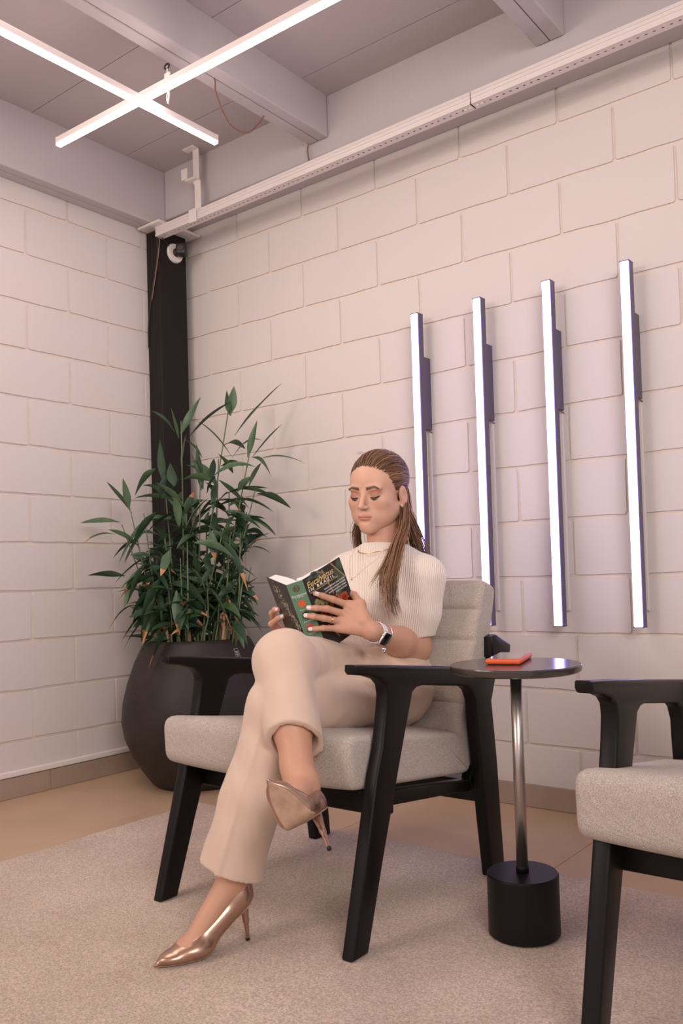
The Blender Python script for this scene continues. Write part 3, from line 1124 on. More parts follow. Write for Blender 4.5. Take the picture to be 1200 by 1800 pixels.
def nets(f, lo, hi, h):
    """surface nets over the zero level of f"""
    lo, hi = np.array(lo, float), np.array(hi, float)
    n = np.ceil((hi - lo) / h).astype(int) + 1
    st = 4
    nc = (n + st - 1) // st + 1
    ax = [lo[i] + np.arange(nc[i]) * h * st for i in range(3)]
    G = np.stack(np.meshgrid(*ax, indexing='ij'), -1).reshape(-1, 3).astype(f32)
    vc = f(G).reshape(nc)
    near = np.abs(vc) < h * st * 2.6
    big = np.repeat(np.repeat(np.repeat(vc, st, 0), st, 1), st, 2)
    nb = near.copy()
    for a in range(3):                       # widen by one coarse cell
        s0 = np.roll(near, 1, a)
        s1 = np.roll(near, -1, a)
        nb |= s0 | s1
    mk = np.repeat(np.repeat(np.repeat(nb, st, 0), st, 1), st, 2)
    big = big[:n[0], :n[1], :n[2]].copy()
    mk = mk[:n[0], :n[1], :n[2]]
    idx = np.argwhere(mk)
    for s in range(0, len(idx), 400000):
        q = idx[s:s + 400000]
        big[q[:, 0], q[:, 1], q[:, 2]] = f((lo + q * h).astype(f32))
    v = big
    ins = v < 0
    cs = [(0, 0, 0), (1, 0, 0), (0, 1, 0), (1, 1, 0), (0, 0, 1), (1, 0, 1), (0, 1, 1), (1, 1, 1)]
    m = [d - 1 for d in v.shape]

    def sub(a, c):
        return a[c[0]:c[0] + m[0], c[1]:c[1] + m[1], c[2]:c[2] + m[2]]
    cnt = sum(sub(ins, c).astype(np.int8) for c in cs)
    act = (cnt > 0) & (cnt < 8)
    cell = np.argwhere(act)
    ids = -np.ones(act.shape, int)
    ids[act] = np.arange(len(cell))
    vals = np.stack([sub(v, c)[act] for c in cs], 1)
    acc = np.zeros((len(cell), 3))
    num = np.zeros(len(cell))
    for i in range(8):
        for j in range(i + 1, 8):
            ci, cj = np.array(cs[i]), np.array(cs[j])
            if np.abs(ci - cj).sum() != 1:
                continue
            a, b = vals[:, i], vals[:, j]
            x = (a < 0) != (b < 0)
            t = np.where(x, a / np.where(x, a - b, 1), 0)
            acc += np.where(x[:, None], ci + t[:, None] * (cj - ci), 0)
            num += x
    V = lo + (cell + acc / num[:, None]) * h
    F = []
    for a in range(3):
        b, c = (a + 1) % 3, (a + 2) % 3
        sl0 = [slice(None)] * 3
        sl1 = [slice(None)] * 3
        sl0[a] = slice(0, -1)
        sl1[a] = slice(1, None)
        e0, e1 = ins[tuple(sl0)], ins[tuple(sl1)]
        E = np.argwhere(e0 != e1)
        E = E[(E[:, b] > 0) & (E[:, c] > 0) & (E[:, b] < m[b]) & (E[:, c] < m[c])]
        fl = ins[E[:, 0], E[:, 1], E[:, 2]]

        def cid(db, dc):
            q = E.copy()
            q[:, b] += db
            q[:, c] += dc
            return ids[q[:, 0], q[:, 1], q[:, 2]]
        Q = np.stack([cid(-1, -1), cid(0, -1), cid(0, 0), cid(-1, 0)], 1)
        Q[~fl] = Q[~fl][:, ::-1]
        F.append(Q[(Q >= 0).all(1)])
    return V, np.concatenate(F)


def np_mesh(name, V, F, m, parent, col=None, mats=None):
    me = bpy.data.meshes.new(name)
    me.vertices.add(len(V))
    me.vertices.foreach_set('co', np.asarray(V, f32).ravel())
    F = np.asarray(F, np.int32)
    k = F.shape[1]
    me.loops.add(F.size)
    me.loops.foreach_set('vertex_index', F.ravel())
    me.polygons.add(len(F))
    me.polygons.foreach_set('loop_start', np.arange(0, F.size, k, dtype=np.int32))
    me.polygons.foreach_set('loop_total', np.full(len(F), k, np.int32))
    me.update(calc_edges=True)
    me.polygons.foreach_set('use_smooth', [True] * len(F))
    if col is not None:
        at = me.color_attributes.new('tint', 'FLOAT_COLOR', 'POINT')
        c4 = np.ones((len(V), 4), f32)
        c4[:, :3] = col
        at.data.foreach_set('color', c4.ravel())
    me.validate()
    return link(name, me, m, parent)


def merge(parts):
    Vs, Fs, Cs, o = [], [], [], 0
    for p in parts:
        Vs.append(p[0])
        Fs.append(p[1] + o)
        if len(p) > 2:
            Cs.append(p[2])
        o += len(p[0])
    return np.concatenate(Vs), np.concatenate(Fs), (np.concatenate(Cs) if Cs else None)


PT = {
    'spTL': (1.7483, -1.1986, 0.8245), 'spTR': (1.7811, -1.1745, 0.8384), 'spBL': (1.7542, -1.1119, 0.6377), 'spBR': (1.7880, -1.0871, 0.6520),
    'frTR': (1.8055, -1.0533, 0.8945), 'frBR': (1.8162, -0.9627, 0.7025), 'bkTL': (1.6176, -1.1415, 0.8557), 'bkBL': (1.6250, -1.0533, 0.6593),
    'idx0': (1.8275, -1.0472, 0.7670), 'idx1': (1.8096, -1.0904, 0.7844), 'idx2': (1.7984, -1.1156, 0.7943), 'idx3': (1.7924, -1.1376, 0.8010),
    'mid0': (1.8241, -1.0631, 0.7455), 'mid1': (1.8063, -1.1106, 0.7611), 'mid2': (1.7937, -1.1385, 0.7639), 'mid3': (1.7815, -1.1554, 0.7655),
    'rng0': (1.8197, -1.0728, 0.7268), 'rng1': (1.8029, -1.1190, 0.7368), 'rng2': (1.7915, -1.1457, 0.7433), 'rng3': (1.7727, -1.1549, 0.7459),
    'pnk0': (1.8152, -1.0798, 0.7088), 'pnk1': (1.8002, -1.1191, 0.7119), 'pnk2': (1.7859, -1.1316, 0.7111), 'pnk3': (1.7730, -1.1390, 0.7100),
    'thm0': (1.8693, -1.0352, 0.7279), 'thm1': (1.8506, -1.0259, 0.7689), 'thm2': (1.8138, -1.0043, 0.7924), 'thm3': (1.7887, -1.0086, 0.8050),
    'wrist': (1.8857, -1.0217, 0.6977), 'elb': (1.8663, -0.8025, 0.6374),
    'ri3': (1.6337, -1.1069, 0.7580), 'ri2': (1.6181, -1.1036, 0.7579), 'ri1': (1.5956, -1.0913, 0.7479), 'ri0': (1.5716, -1.0580, 0.7145),
    'rm3': (1.6468, -1.1014, 0.7409), 'rm2': (1.6286, -1.1023, 0.7348), 'rm1': (1.5965, -1.0957, 0.7187), 'rm0': (1.5757, -1.0541, 0.6921),
    'rr3': (1.6584, -1.0839, 0.7063), 'rr2': (1.6350, -1.0812, 0.7012), 'rr1': (1.6098, -1.0723, 0.6924), 'rr0': (1.5894, -1.0369, 0.6769),
    'rwr': (1.5870, -0.9877, 0.6505)}
PT = {k: np.array(v) for k, v in PT.items()}

woman = empty('person', (1.77, -0.84, 0.44))
tag(woman, 'woman in a cream ribbed top and beige trousers reading in the armchair, legs crossed', 'person')


def wchild(o):
    """keep world coordinates although parented to the person"""
    o.parent = woman
    o.matrix_parent_inverse = Matrix.Translation(woman.location).inverted()
    return o


M_SKIN = mat('skin', (0.62, 0.36, 0.26), 0.48, spec=0.4, sss=0.12, bump=(700, 0.08, 0.0005), attr='tint')
M_KNIT = mat('cream_rib_knit', (0.85, 0.745, 0.665), 0.85, sheen=0.4)
M_TROU = mat('beige_crepe', (0.63, 0.475, 0.375), 0.72, sheen=0.3, bump=(13, 0.55, 0.016, 2), aniso=(1.0, 1.0, 0.40))
M_ROSE = mat('rose_gold_leather', (0.47, 0.30, 0.225), 0.28, 0.85, spec=0.6, bump=(160, 0.12, 0.0006))
M_SOLE = mat('tan_sole', (0.50, 0.335, 0.235), 0.65, var=(30, (0.27, 0.17, 0.11), 0.7, 5))
SKIN = A(0.62, 0.365, 0.265)


def rib(m, sc, d=0.0012):
    nt = m.node_tree
    b = nt.nodes['Principled BSDF']
    tc = nt.nodes.new('ShaderNodeTexCoord')
    dt = nt.nodes.new('ShaderNodeVectorMath')
    dt.operation = 'DOT_PRODUCT'
    dt.inputs[1].default_value = (0.86, 0.51, 0.06)
    nt.links.new(tc.outputs['Object'], dt.inputs[0])
    mu = nt.nodes.new('ShaderNodeMath')
    mu.operation = 'MULTIPLY'
    mu.inputs[1].default_value = sc
    nt.links.new(dt.outputs['Value'], mu.inputs[0])
    sn = nt.nodes.new('ShaderNodeMath')
    sn.operation = 'SINE'
    nt.links.new(mu.outputs[0], sn.inputs[0])
    bp = nt.nodes.new('ShaderNodeBump')
    bp.inputs['Strength'].default_value = 0.8
    bp.inputs['Distance'].default_value = d
    nt.links.new(sn.outputs[0], bp.inputs['Height'])
    nt.links.new(bp.outputs['Normal'], b.inputs['Normal'])


rib(M_KNIT, 2 * PI / 0.0052)

# ------------------------------------------------------------------ head (local: x her right, y forward, z up, eyes at z = 0)
HEAD_O = np.array((1.757, -0.806, 1.083))
yawh = math.radians(7)                     # turned a little towards the photographer
pith = math.radians(9)
fw = np.array((math.sin(yawh), -math.cos(yawh), 0.0))
rt = np.array((-math.cos(yawh), -math.sin(yawh), 0.0))
fwd = fw * math.cos(pith) + np.array((0, 0, -1.0)) * math.sin(pith)
uph = np.cross(rt, fwd)
rolh = math.radians(2.5)
rt2 = rt * math.cos(rolh) + uph * math.sin(rolh)
up2 = -rt * math.sin(rolh) + uph * math.cos(rolh)
HR = np.stack([rt2, fwd, up2], 1)          # columns


def H2W(p):
    return np.asarray(p) @ HR.T + HEAD_O


def rx(a):
    return [[1, 0, 0], [0, math.cos(a), -math.sin(a)], [0, math.sin(a), math.cos(a)]]


head_items = [
    ('u', el((0, -0.018, 0.038), (0.073, 0.092, 0.076)), 0),
    ('u', el((0, 0.022, -0.026), (0.0635, 0.060, 0.080)), 0.02),
    ('u', el((0, 0.028, 0.034), (0.063, 0.056, 0.053)), 0.02),
]
for s in (-1, 1):
    head_items += [
        ('u', rc((s * 0.050, -0.004, -0.052), (s * 0.012, 0.062, -0.092), 0.019, 0.014), 0.028),
        ('u', el((s * 0.040, 0.036, -0.056), (0.023, 0.030, 0.030)), 0.02),
        ('u', el((s * 0.040, 0.050, -0.020), (0.025, 0.025, 0.022)), 0.02),
    ]
head_items += [
    ('u', el((0, 0.070, -0.094), (0.017, 0.014, 0.013)), 0.018),
    ('u', el((0, 0.068, -0.062), (0.031, 0.019, 0.026)), 0.018),
]
for s in (-1, 1):
    head_items += [
        ('u', el((s * 0.028, 0.0725, 0.019), (0.027, 0.011, 0.008)), 0.012),
        ('s', el((s * 0.031, 0.0945, -0.001), (0.019, 0.0115, 0.0105)), 0.009),
        ('u', el((s * 0.031, 0.0665, -0.002), (0.0165, 0.0162, 0.0150)), 0.004),
    ]
head_items += [
    ('u', rc((0, 0.081, 0.006), (0, 0.1000, -0.030), 0.0068, 0.0082), 0.010),
    ('u', el((0, 0.1015, -0.0315), (0.0085, 0.0078, 0.0075)), 0.005),
]
for s in (-1, 1):
    head_items += [('u', el((s * 0.0102, 0.0900, -0.0340), (0.0062, 0.0085, 0.0055)), 0.006),
                   ('s', el((s * 0.0058, 0.0945, -0.0412), (0.0026, 0.004, 0.0022)), 0.002)]
head_items += [
    ('u', el((0, 0.0850, -0.0585), (0.0205, 0.0065, 0.0042)), 0.005),
    ('u', el((0, 0.0838, -0.0665), (0.0175, 0.0075, 0.0048)), 0.004),
    ('s', rc((-0.020, 0.0905, -0.0625), (0.020, 0.0905, -0.0625), 0.0010, 0.0010), 0.0015),
    ('s', el((0, 0.0900, -0.0755), (0.016, 0.005, 0.004)), 0.006),
    ('u', rc((0, -0.030, -0.050), (0, -0.052, -0.200), 0.045, 0.050), 0.022),
]
for s in (-1, 1):
    head_items += [
        ('u', el((s * 0.0745, -0.015, -0.011), (0.0100, 0.0190, 0.0305), rx(-0.22)), 0.004),
        ('u', el((s * 0.0715, -0.008, -0.0345), (0.0065, 0.0085, 0.0095)), 0.006),
        ('s', el((s * 0.0850, -0.011, -0.010), (0.0080, 0.0100, 0.0180), rx(-0.22)), 0.004),
    ]
hf = blend(head_items)
hv, hfc = nets(hf, (-0.095, -0.125, -0.185), (0.095, 0.122, 0.145), 0.0019)
hc = np.tile(SKIN, (len(hv), 1)).astype(f32)


def paint(col, w):
    global hc
    w = np.clip(w, 0, 1)[:, None]
    hc = hc * (1 - w) + A(*col) * w


X, Yl, Z = hv[:, 0], hv[:, 1], hv[:, 2]
fr = Yl > 0.03
sst = lambda x: np.clip(x, 0, 1) ** 2 * (3 - 2 * np.clip(x, 0, 1))
for s in (-1, 1):
    paint((0.60, 0.30, 0.22), 0.30 * fr * sst(1.3 - np.hypot((X - s * 0.047) / 0.026, (Z + 0.032) / 0.020)))        # blush
    paint((0.38, 0.15, 0.085), 0.85 * fr * sst(1.5 - np.hypot((X - s * 0.034) / 0.019, (Z - 0.004) / 0.0095) * 1.1))   # eye shadow
    bx = (X * s - 0.012) / 0.036
    bz = Z - (0.0175 + 0.0075 * np.clip(bx, 0, 0.7) - 0.016 * np.clip(bx - 0.66, 0, 1))
    paint((0.075, 0.040, 0.026), 0.95 * fr * sst(1.7 - np.abs(bz) / (0.0040 - 0.0016 * np.clip(bx, 0, 1))) * (bx > -0.02) * (bx < 1.02))
lip = np.minimum(np.hypot(X / 0.0225, (Z + 0.0590) / 0.0056), np.hypot(X / 0.0195, (Z + 0.0665) / 0.0068))
paint((0.56, 0.24, 0.185), 0.9 * (Yl > 0.07) * sst((1.16 - lip) * 5))
paint((0.22, 0.07, 0.05), 0.8 * (Yl > 0.07) * sst(1.6 - np.abs(Z + 0.0625) / 0.0014) * (np.abs(X) < 0.0215))
head_part = (H2W(hv), hfc, hc)

# ------------------------------------------------------------------ hands, arms, shins
SH_L, SH_R = np.array((1.908, -0.795, 0.836)), np.array((1.625, -0.802, 0.852))


def finger(n, r):
    P = [PT[n + str(i)] for i in range(4)]
    it = []
    for i in range(3):
        it.append(('u', rc(P[i], P[i + 1], r[i], r[i + 1]), 0.004))
    return it


def hand_field(prefs, wrist, rad, extra):
    parts = []
    for n, r in zip(prefs, rad):
        items = finger(n, r)
        parts.append(blend(items))
    palm = []
    for n in prefs:
        palm.append(('u', rc(wrist * 0.85 + PT[n + '0'] * 0.15, PT[n + '0'], 0.0155, 0.0112), 0.012))
    palm += extra
    pf = blend(palm)

    def f(P):
        d = pf(P)
        for q in parts:
            d = smin(d, q(P), 0.004)
        return d
    return f


W = PT['wrist']
fa = (W - PT['elb'])
fa = fa / np.linalg.norm(fa)
left_hand = hand_field(['idx', 'mid', 'rng', 'pnk'], W,
                       [(0.0098, 0.0088, 0.0078, 0.0066), (0.0100, 0.0088, 0.0078, 0.0066), (0.0096, 0.0084, 0.0074, 0.0063), (0.0088, 0.0074, 0.0066, 0.0057)],
                       [('u', rc(W, PT['thm0'], 0.020, 0.016), 0.012), ('u', rc(PT['thm0'], PT['thm1'], 0.0165, 0.0130), 0.010),
                        ('u', rc(PT['thm1'], PT['thm2'], 0.0120, 0.0098), 0.005), ('u', rc(PT['thm2'], PT['thm3'], 0.0095, 0.0075), 0.004),
                        ('u', rc(PT['idx0'], PT['thm1'], 0.010, 0.010), 0.014),
                        ('u', rc(W - fa * 0.06, W, 0.0275, 0.0235), 0.012)])
lo = np.minimum.reduce([PT[k] for k in PT if k[:3] in ('idx', 'mid', 'rng', 'pnk', 'thm', 'wri')]) - 0.02
hi = np.maximum.reduce([PT[k] for k in PT if k[:3] in ('idx', 'mid', 'rng', 'pnk', 'thm', 'wri')]) + 0.03
hi[0] += 0.01
lhv, lhf = nets(left_hand, lo, hi, 0.0018)
RW = PT['rwr']
right_hand = hand_field(['ri', 'rm', 'rr'], RW, [(0.0095, 0.0085, 0.0078, 0.0066), (0.0098, 0.0088, 0.0080, 0.0068), (0.0092, 0.0084, 0.0075, 0.0064)],
                        [('u', rc(RW, RW + np.array((0.035, -0.03, 0.03)), 0.018, 0.013), 0.012),
                         ('u', rc(RW + np.array((0.035, -0.03, 0.03)), RW + np.array((0.045, -0.06, 0.065)), 0.013, 0.008), 0.006),
                         ('u', rc(RW, PT['rr0'] + np.array((0.012, 0.0, -0.016)), 0.02, 0.012), 0.01),
                         ('u', rc(PT['rr0'] + np.array((0.012, 0.0, -0.016)), PT['rr2'] + np.array((0.01, 0.0, -0.02)), 0.0085, 0.006), 0.004)])
lo = np.minimum.reduce([PT[k] for k in PT if k[:2] in ('ri', 'rm', 'rr', 'rw')]) - 0.03
hi = np.maximum.reduce([PT[k] for k in PT if k[:2] in ('ri', 'rm', 'rr', 'rw')]) + 0.03
rhv, rhf = nets(right_hand, lo, hi, 0.0020)

EL_L, EL_R = PT['elb'], np.array((1.560, -0.835, 0.660))
larm = blend([('u', rc(SH_L, EL_L, 0.048, 0.040), 0), ('u', el(EL_L, (0.043, 0.043, 0.040)), 0.02),
              ('u', rc(EL_L, EL_L * 0.62 + W * 0.38, 0.042, 0.0405), 0.02), ('u', rc(EL_L * 0.62 + W * 0.38, W, 0.0405, 0.0245), 0.015)])
lo = np.minimum.reduce([SH_L, EL_L, W]) - 0.06
hi = np.maximum.reduce([SH_L, EL_L, W]) + 0.06
lav, laf = nets(larm, lo, hi, 0.0038)
rarm = blend([('u', rc(SH_R, EL_R, 0.046, 0.040), 0), ('u', rc(EL_R, RW, 0.042, 0.026), 0.02)])
lo = np.minimum.reduce([SH_R, EL_R, RW]) - 0.06
hi = np.maximum.reduce([SH_R, EL_R, RW]) + 0.06
rav, raf = nets(rarm, lo, hi, 0.005)
torso = blend([('u', el((1.765, -0.800, 0.795), (0.13, 0.082, 0.12)), 0), ('u', rc(SH_L, SH_R, 0.044, 0.044), 0.05),
               ('u', el((1.765, -0.815, 0.65), (0.108, 0.080, 0.13)), 0.05), ('u', el((1.765, -0.825, 0.545), (0.145, 0.105, 0.085)), 0.05),
               ('u', rc((1.765, -0.790, 0.86), (1.762, -0.797, 0.99), 0.048, 0.046), 0.03)])
tv, tf = nets(torso, (1.55, -0.96, 0.44), (1.98, -0.68, 1.0), 0.006)


# shoe frames: x towards the toe, z up from the ground of the shoe, origin under the heel
def shoe_frame(heel, toe, up):
    heel, toe, up = np.array(heel, float), np.array(toe, float), np.array(up, float)
    f = toe - heel
    f /= np.linalg.norm(f)
    u = up - f * up.dot(f)
    u /= np.linalg.norm(u)
    s = np.cross(u, f)
    Mx = np.stack([f, s, u], 1)
    mid = (heel + toe) / 2
    return Mx, mid - f * 0.104


SL = shoe_frame((1.7753, -1.4006, 0.0145), (1.7144, -1.6028, 0.0145), (0, 0, 1))
SR = shoe_frame((2.081, -1.447, 0.2816), (2.0824, -1.6356, 0.4406), (-0.70, 0.48, 0.55))


def S2W(S, p):
    p = np.array(p, float)
    if S is SR:                                   # the hanging shoe flexes at the ball
        q = np.atleast_2d(p)
        t = np.clip((q[:, 0] - 0.085) / 0.045, 0, 1)
        a = math.radians(24) * t * t * (3 - 2 * t)
        x, z = q[:, 0] - 0.105, q[:, 2].copy()
        on = t > 0
        q[:, 0] = np.where(on, 0.105 + x * np.cos(a) - z * np.sin(a), q[:, 0])
        q[:, 2] = np.where(on, x * np.sin(a) + z * np.cos(a), z)
        p = q if p.ndim == 2 else q[0]
    return p @ S[0].T + S[1]


def sole_line(x):
    t = np.clip((0.118 - x) / 0.118, 0, 1.3)
    return 0.084 * (t ** 1.35)


def top_line(x):
    return np.interp(x, [-0.05, -0.005, 0.05, 0.10, 0.122, 0.134], [0.147, 0.145, 0.108, 0.066, 0.048, 0.044]).astype(f32)


shoe_core = blend([
    ('u', el((0.010, 0, 0.112), (0.032, 0.0290, 0.046)), 0),
    ('u', rc((0.012, 0, 0.100), (0.115, 0, 0.026), 0.027, 0.030), 0.02),
    ('u', el((0.122, 0, 0.020), (0.048, 0.0415, 0.024)), 0.015),
    ('u', el((0.155, 0, 0.013), (0.050, 0.0300, 0.0175)), 0.012),
    ('u', rc((0.165, 0, 0.0105), (0.214, 0, 0.0055), 0.0130, 0.0035), 0.012),
])


def shoe_field(P):
    d = shoe_core(P)
    x, z = P[:, 0], P[:, 2]
    d = np.maximum(d, (sole_line(x) + 0.0025 - z) * 0.75)
    cut = np.where(x < 0.134, (z - top_line(x)) * 0.8, -1)
    op = np.hypot((P[:, 1]) / 0.9, 0) - 0.06
    d = np.maximum(d, np.maximum(cut, -1))
    return d


sv, sf = nets(shoe_field, (-0.035, -0.05, -0.004), (0.225, 0.05, 0.165), 0.0021)
solef = lambda P: np.maximum(np.maximum(shoe_core(P) - 0.0006, (sole_line(P[:, 0]) - P[:, 2]) * 0.75), (P[:, 2] - sole_line(P[:, 0]) - 0.0035) * 0.75)
ov, of_ = nets(solef, (-0.035, -0.05, -0.006), (0.225, 0.05, 0.12), 0.0019)
heelf = blend([('u', rc((0.000, 0, 0.088), (-0.006, 0, 0.045), 0.0125, 0.0065), 0), ('u', rc((-0.006, 0, 0.045), (-0.010, 0, 0.0045), 0.0062, 0.0045), 0.006)])
ev, ef = nets(heelf, (-0.03, -0.02, -0.005), (0.02, 0.02, 0.105), 0.0016)
foot_items = [('u', rc((0.012, 0, 0.112), (0.020, 0, 0.150), 0.024, 0.0295), 0), ('u', rc((0.026, 0, 0.150), (0.118, 0, 0.041), 0.0300, 0.0225), 0.02),
              ('u', el((0.130, 0, 0.028), (0.035, 0.033, 0.018)), 0.012),
              ('u', rc((0.026, 0, 0.155), (0.030, 0, 0.205), 0.0315, 0.0330), 0.015),
              ('u', el((0.026, 0.026, 0.160), (0.011, 0.008, 0.011)), 0.012), ('u', el((0.026, -0.026, 0.160), (0.011, 0.008, 0.011)), 0.012)]
foot_f = blend(foot_items)
foot_short = blend([foot_items[0], ('u', rc((0.026, 0, 0.150), (0.092, 0, 0.068), 0.0300, 0.0215), 0.02)] + foot_items[3:])
ANK_L, ANK_R = S2W(SL, (0.030, 0, 0.19)), S2W(SR, (0.030, 0, 0.19))
KN_L, KN_R = np.array((1.822, -1.318, 0.538)), np.array((1.826, -1.298, 0.648))
HIP_L, HIP_R = np.array((1.840, -0.855, 0.520)), np.array((1.690, -0.845, 0.560))
shin_parts = []
for kn, an, S in ((KN_L, ANK_L, SL), (KN_R, ANK_R, SR)):
    g0 = blend([('u', rc(an, an * 0.6 + kn * 0.4, 0.0325, 0.045), 0), ('u', rc(an * 0.6 + kn * 0.4, kn, 0.045, 0.048), 0.02)])
    S0, S1 = S[0].astype(f32), S[1].astype(f32)
    g = lambda P, g0=g0, S0=S0, S1=S1, ff=(foot_short if S is SR else foot_f): smin(g0(P), ff((P - S1) @ S0), 0.02)
    ft = np.array([S[1] + S[0] @ np.array(q) for q in ((-0.03, -0.05, 0.02), (0.17, 0.05, 0.02), (0.17, -0.05, 0.02), (-0.03, 0.05, 0.02), (0.0, 0, 0.2))])
    lo, hi = np.minimum(np.minimum(kn, an) - 0.06, ft.min(0)), np.maximum(np.maximum(kn, an) + 0.06, ft.max(0))
    a_, b_ = nets(g, lo, hi, 0.0034)
    shin_parts.append((a_, b_))
parts = [head_part]
for vv, fq in ((lhv, lhf), (rhv, rhf), (lav, laf), (rav, raf), (tv, tf), shin_parts[0], shin_parts[1]):
    c = np.tile(A(0.57, 0.315, 0.215), (len(vv), 1)).astype(f32)
    parts.append((vv, fq, c))
bv, bf, bc = merge(parts)
wchild(np_mesh('body', bv, bf, M_SKIN, None, bc))

# ------------------------------------------------------------------ clothes
kn_items = [('u', el((1.765, -0.800, 0.795), (0.142, 0.094, 0.13)), 0), ('u', rc(SH_L + np.array((-0.03, 0, 0.0)), SH_R + np.array((0.03, 0, 0.0)), 0.048, 0.048), 0.05),
            ('u', rc(SH_L + np.array((-0.01, 0, 0.012)), (1.785, -0.79, 0.905), 0.038, 0.045), 0.04), ('u', rc(SH_R + np.array((0.01, 0, 0.012)), (1.745, -0.79, 0.905), 0.038, 0.045), 0.04),
            ('u', el((1.765, -0.815, 0.66), (0.121, 0.092, 0.13)), 0.06),
            ('u', el((1.718, -0.880, 0.772), (0.052, 0.046, 0.052)), 0.035), ('u', el((1.815, -0.880, 0.768), (0.052, 0.046, 0.052)), 0.035),
            ('u', rc((1.765, -0.792, 0.87), (1.7625, -0.799, 0.96), 0.060, 0.0535), 0.03)]
base_knit = blend(kn_items)
sl_l = blend([('u', rc(SH_L, SH_L * 0.5 + EL_L * 0.5, 0.0575, 0.0560), 0), ('u', rc(SH_L * 0.5 + EL_L * 0.5, EL_L, 0.0560, 0.0500), 0.02)])
sl_r = blend([('u', rc(SH_R, EL_R, 0.056, 0.050), 0)])
dL = (EL_L - SH_L) / np.linalg.norm(EL_L - SH_L)
cuffL = SH_L + (EL_L - SH_L) * 0.86
dR = (EL_R - SH_R) / np.linalg.norm(EL_R - SH_R)
cuffR = SH_R + (EL_R - SH_R) * 0.80
cutL, cutR = pl_(cuffL, dL * 0.9 + np.array((0.25, 0.05, 0.0))), pl_(cuffR, dR)
neckcut = pl_((1.77, -0.85, 0.938), (0.0, 0.12, 1.0))
waistcut = pl_((1.765, -0.82, 0.598), (0, 0, -1))


def knit_field(P):
    d = np.maximum(base_knit(P), np.maximum(neckcut(P), waistcut(P)))
    a = np.maximum(sl_l(P), cutL(P))
    b = np.maximum(sl_r(P), cutR(P))
    d = smin(d, a, 0.022)
    return smin(d, b, 0.022)


kv, kf = nets(knit_field, (1.48, -0.985, 0.58), (2.0, -0.66, 1.0), 0.0042)
wchild(np_mesh('ribbed_top', kv, kf, M_KNIT, None))
neck_hole = None

ZV = np.array((0, 0, 1.0))
HEM_L = np.array((1.757, -1.420, 0.180))
HEM_R = KN_R + (ANK_R - KN_R) * 0.75
ldl = (HEM_L - KN_L) / np.linalg.norm(HEM_L - KN_L)
ldr = (HEM_R - KN_R) / np.linalg.norm(HEM_R - KN_R)
cam_side = np.array((0.64, -0.74, 0.2))
leg_l = blend([('u', rc(HIP_L, KN_L, 0.092, 0.067), 0), ('u', el(KN_L + np.array((0, -0.004, 0.0)), (0.064, 0.067, 0.066)), 0.03),
               ('u', rc(KN_L, KN_L * 0.45 + HEM_L * 0.55, 0.065, 0.071), 0.03), ('u', rc(KN_L * 0.45 + HEM_L * 0.55, HEM_L + ldl * 0.05, 0.071, 0.076), 0.02),
               ('u', rc(KN_L + np.array((0.02, -0.060, 0.0)), HEM_L + ldl * 0.04 + np.array((0.026, -0.074, 0.0)), 0.003, 0.003), 0.012)])
hem_l_in = rc(HEM_L - ldl * 0.05, HEM_L + ldl * 0.10, 0.050, 0.070)
cut_hl = pl_(HEM_L, ldl + np.array((-0.12, 0.05, 0)))
leg_r = blend([('u', rc(HIP_R, KN_R, 0.088, 0.064), 0), ('u', el(KN_R, (0.064, 0.066, 0.066)), 0.03),
               ('u', rc(KN_R, HEM_R + ldr * 0.06, 0.0635, 0.066), 0.03),
               ('u', rc(KN_R + np.array((0.03, -0.05, 0.0)), HEM_R + ldr * 0.05 + np.array((0.034, -0.053, 0.0)), 0.003, 0.003), 0.012)])
hem_r_in = rc(HEM_R - ldr * 0.06, HEM_R + ldr * 0.12, 0.048, 0.059)
cut_hr = pl_(HEM_R, ldr + 0.42 * cam_side - 0.16 * np.array((0.8, 0.6, 0.0)))
hips = blend([('u', el((1.765, -0.825, 0.555), (0.158, 0.120, 0.090)), 0), ('u', rc((1.765, -0.815, 0.60), (1.765, -0.815, 0.648), 0.112, 0.098), 0.05),
              ('u', el((1.765, -0.90, 0.575), (0.09, 0.06, 0.045)), 0.04), ('u', el((1.765, -0.835, 0.500), (0.150, 0.115, 0.088)), 0.04)])
top_cut = pl_((1.765, -0.82, 0.668), (0, -0.25, 1))


def trou_field(P):
    a = np.maximum(leg_l(P), cut_hl(P))
    a = np.maximum(a, -hem_l_in(P))
    b = np.maximum(leg_r(P), cut_hr(P))
    b = np.maximum(b, -hem_r_in(P))
    h = np.maximum(hips(P), top_cut(P))
    # soft folds where the legs cross and at the lap
    x, y, z = P[:, 0], P[:, 1], P[:, 2]
    w = 0.0036 * np.sin((x * 0.6 + y * 0.5 + z * 1.1) * 95 + 3 * np.sin(z * 31 + x * 17)) * np.clip(1.2 - np.abs(y + 0.98) / 0.16, 0, 1)
    w += 0.0012 * np.sin(z * 46 + x * 60 + 2 * np.sin(y * 40))
    d = smin(h, a, 0.03)
    return smin(d, b, 0.012) + w


tv2, tf2 = nets(trou_field, (1.57, -1.56, 0.12), (2.10, -0.69, 0.76), 0.0042)
wchild(np_mesh('trousers', tv2, tf2, M_TROU, None))

# shoes
M_TIP = mat('heel_tip_rubber', (0.02, 0.018, 0.016), 0.6)
for S in (SL, SR):
    so = wchild(np_mesh('high_heel_shoe', S2W(S, sv), sf, M_ROSE, None))
    for nm, a_, b_, mm in (('sole', ov, of_, M_SOLE), ('stiletto_heel', ev, ef, M_ROSE)):
        c = np_mesh(nm, S2W(S, a_), b_, mm, None)
        c.parent = so
    Vv, Ff = tube_data([(-0.010, 0, 0.0045), (-0.010, 0, -0.0012)], 0.0050, 12)
    c = pydata('heel_tip', S2W(S, np.array(Vv)), Ff, M_TIP)
    c.parent = so
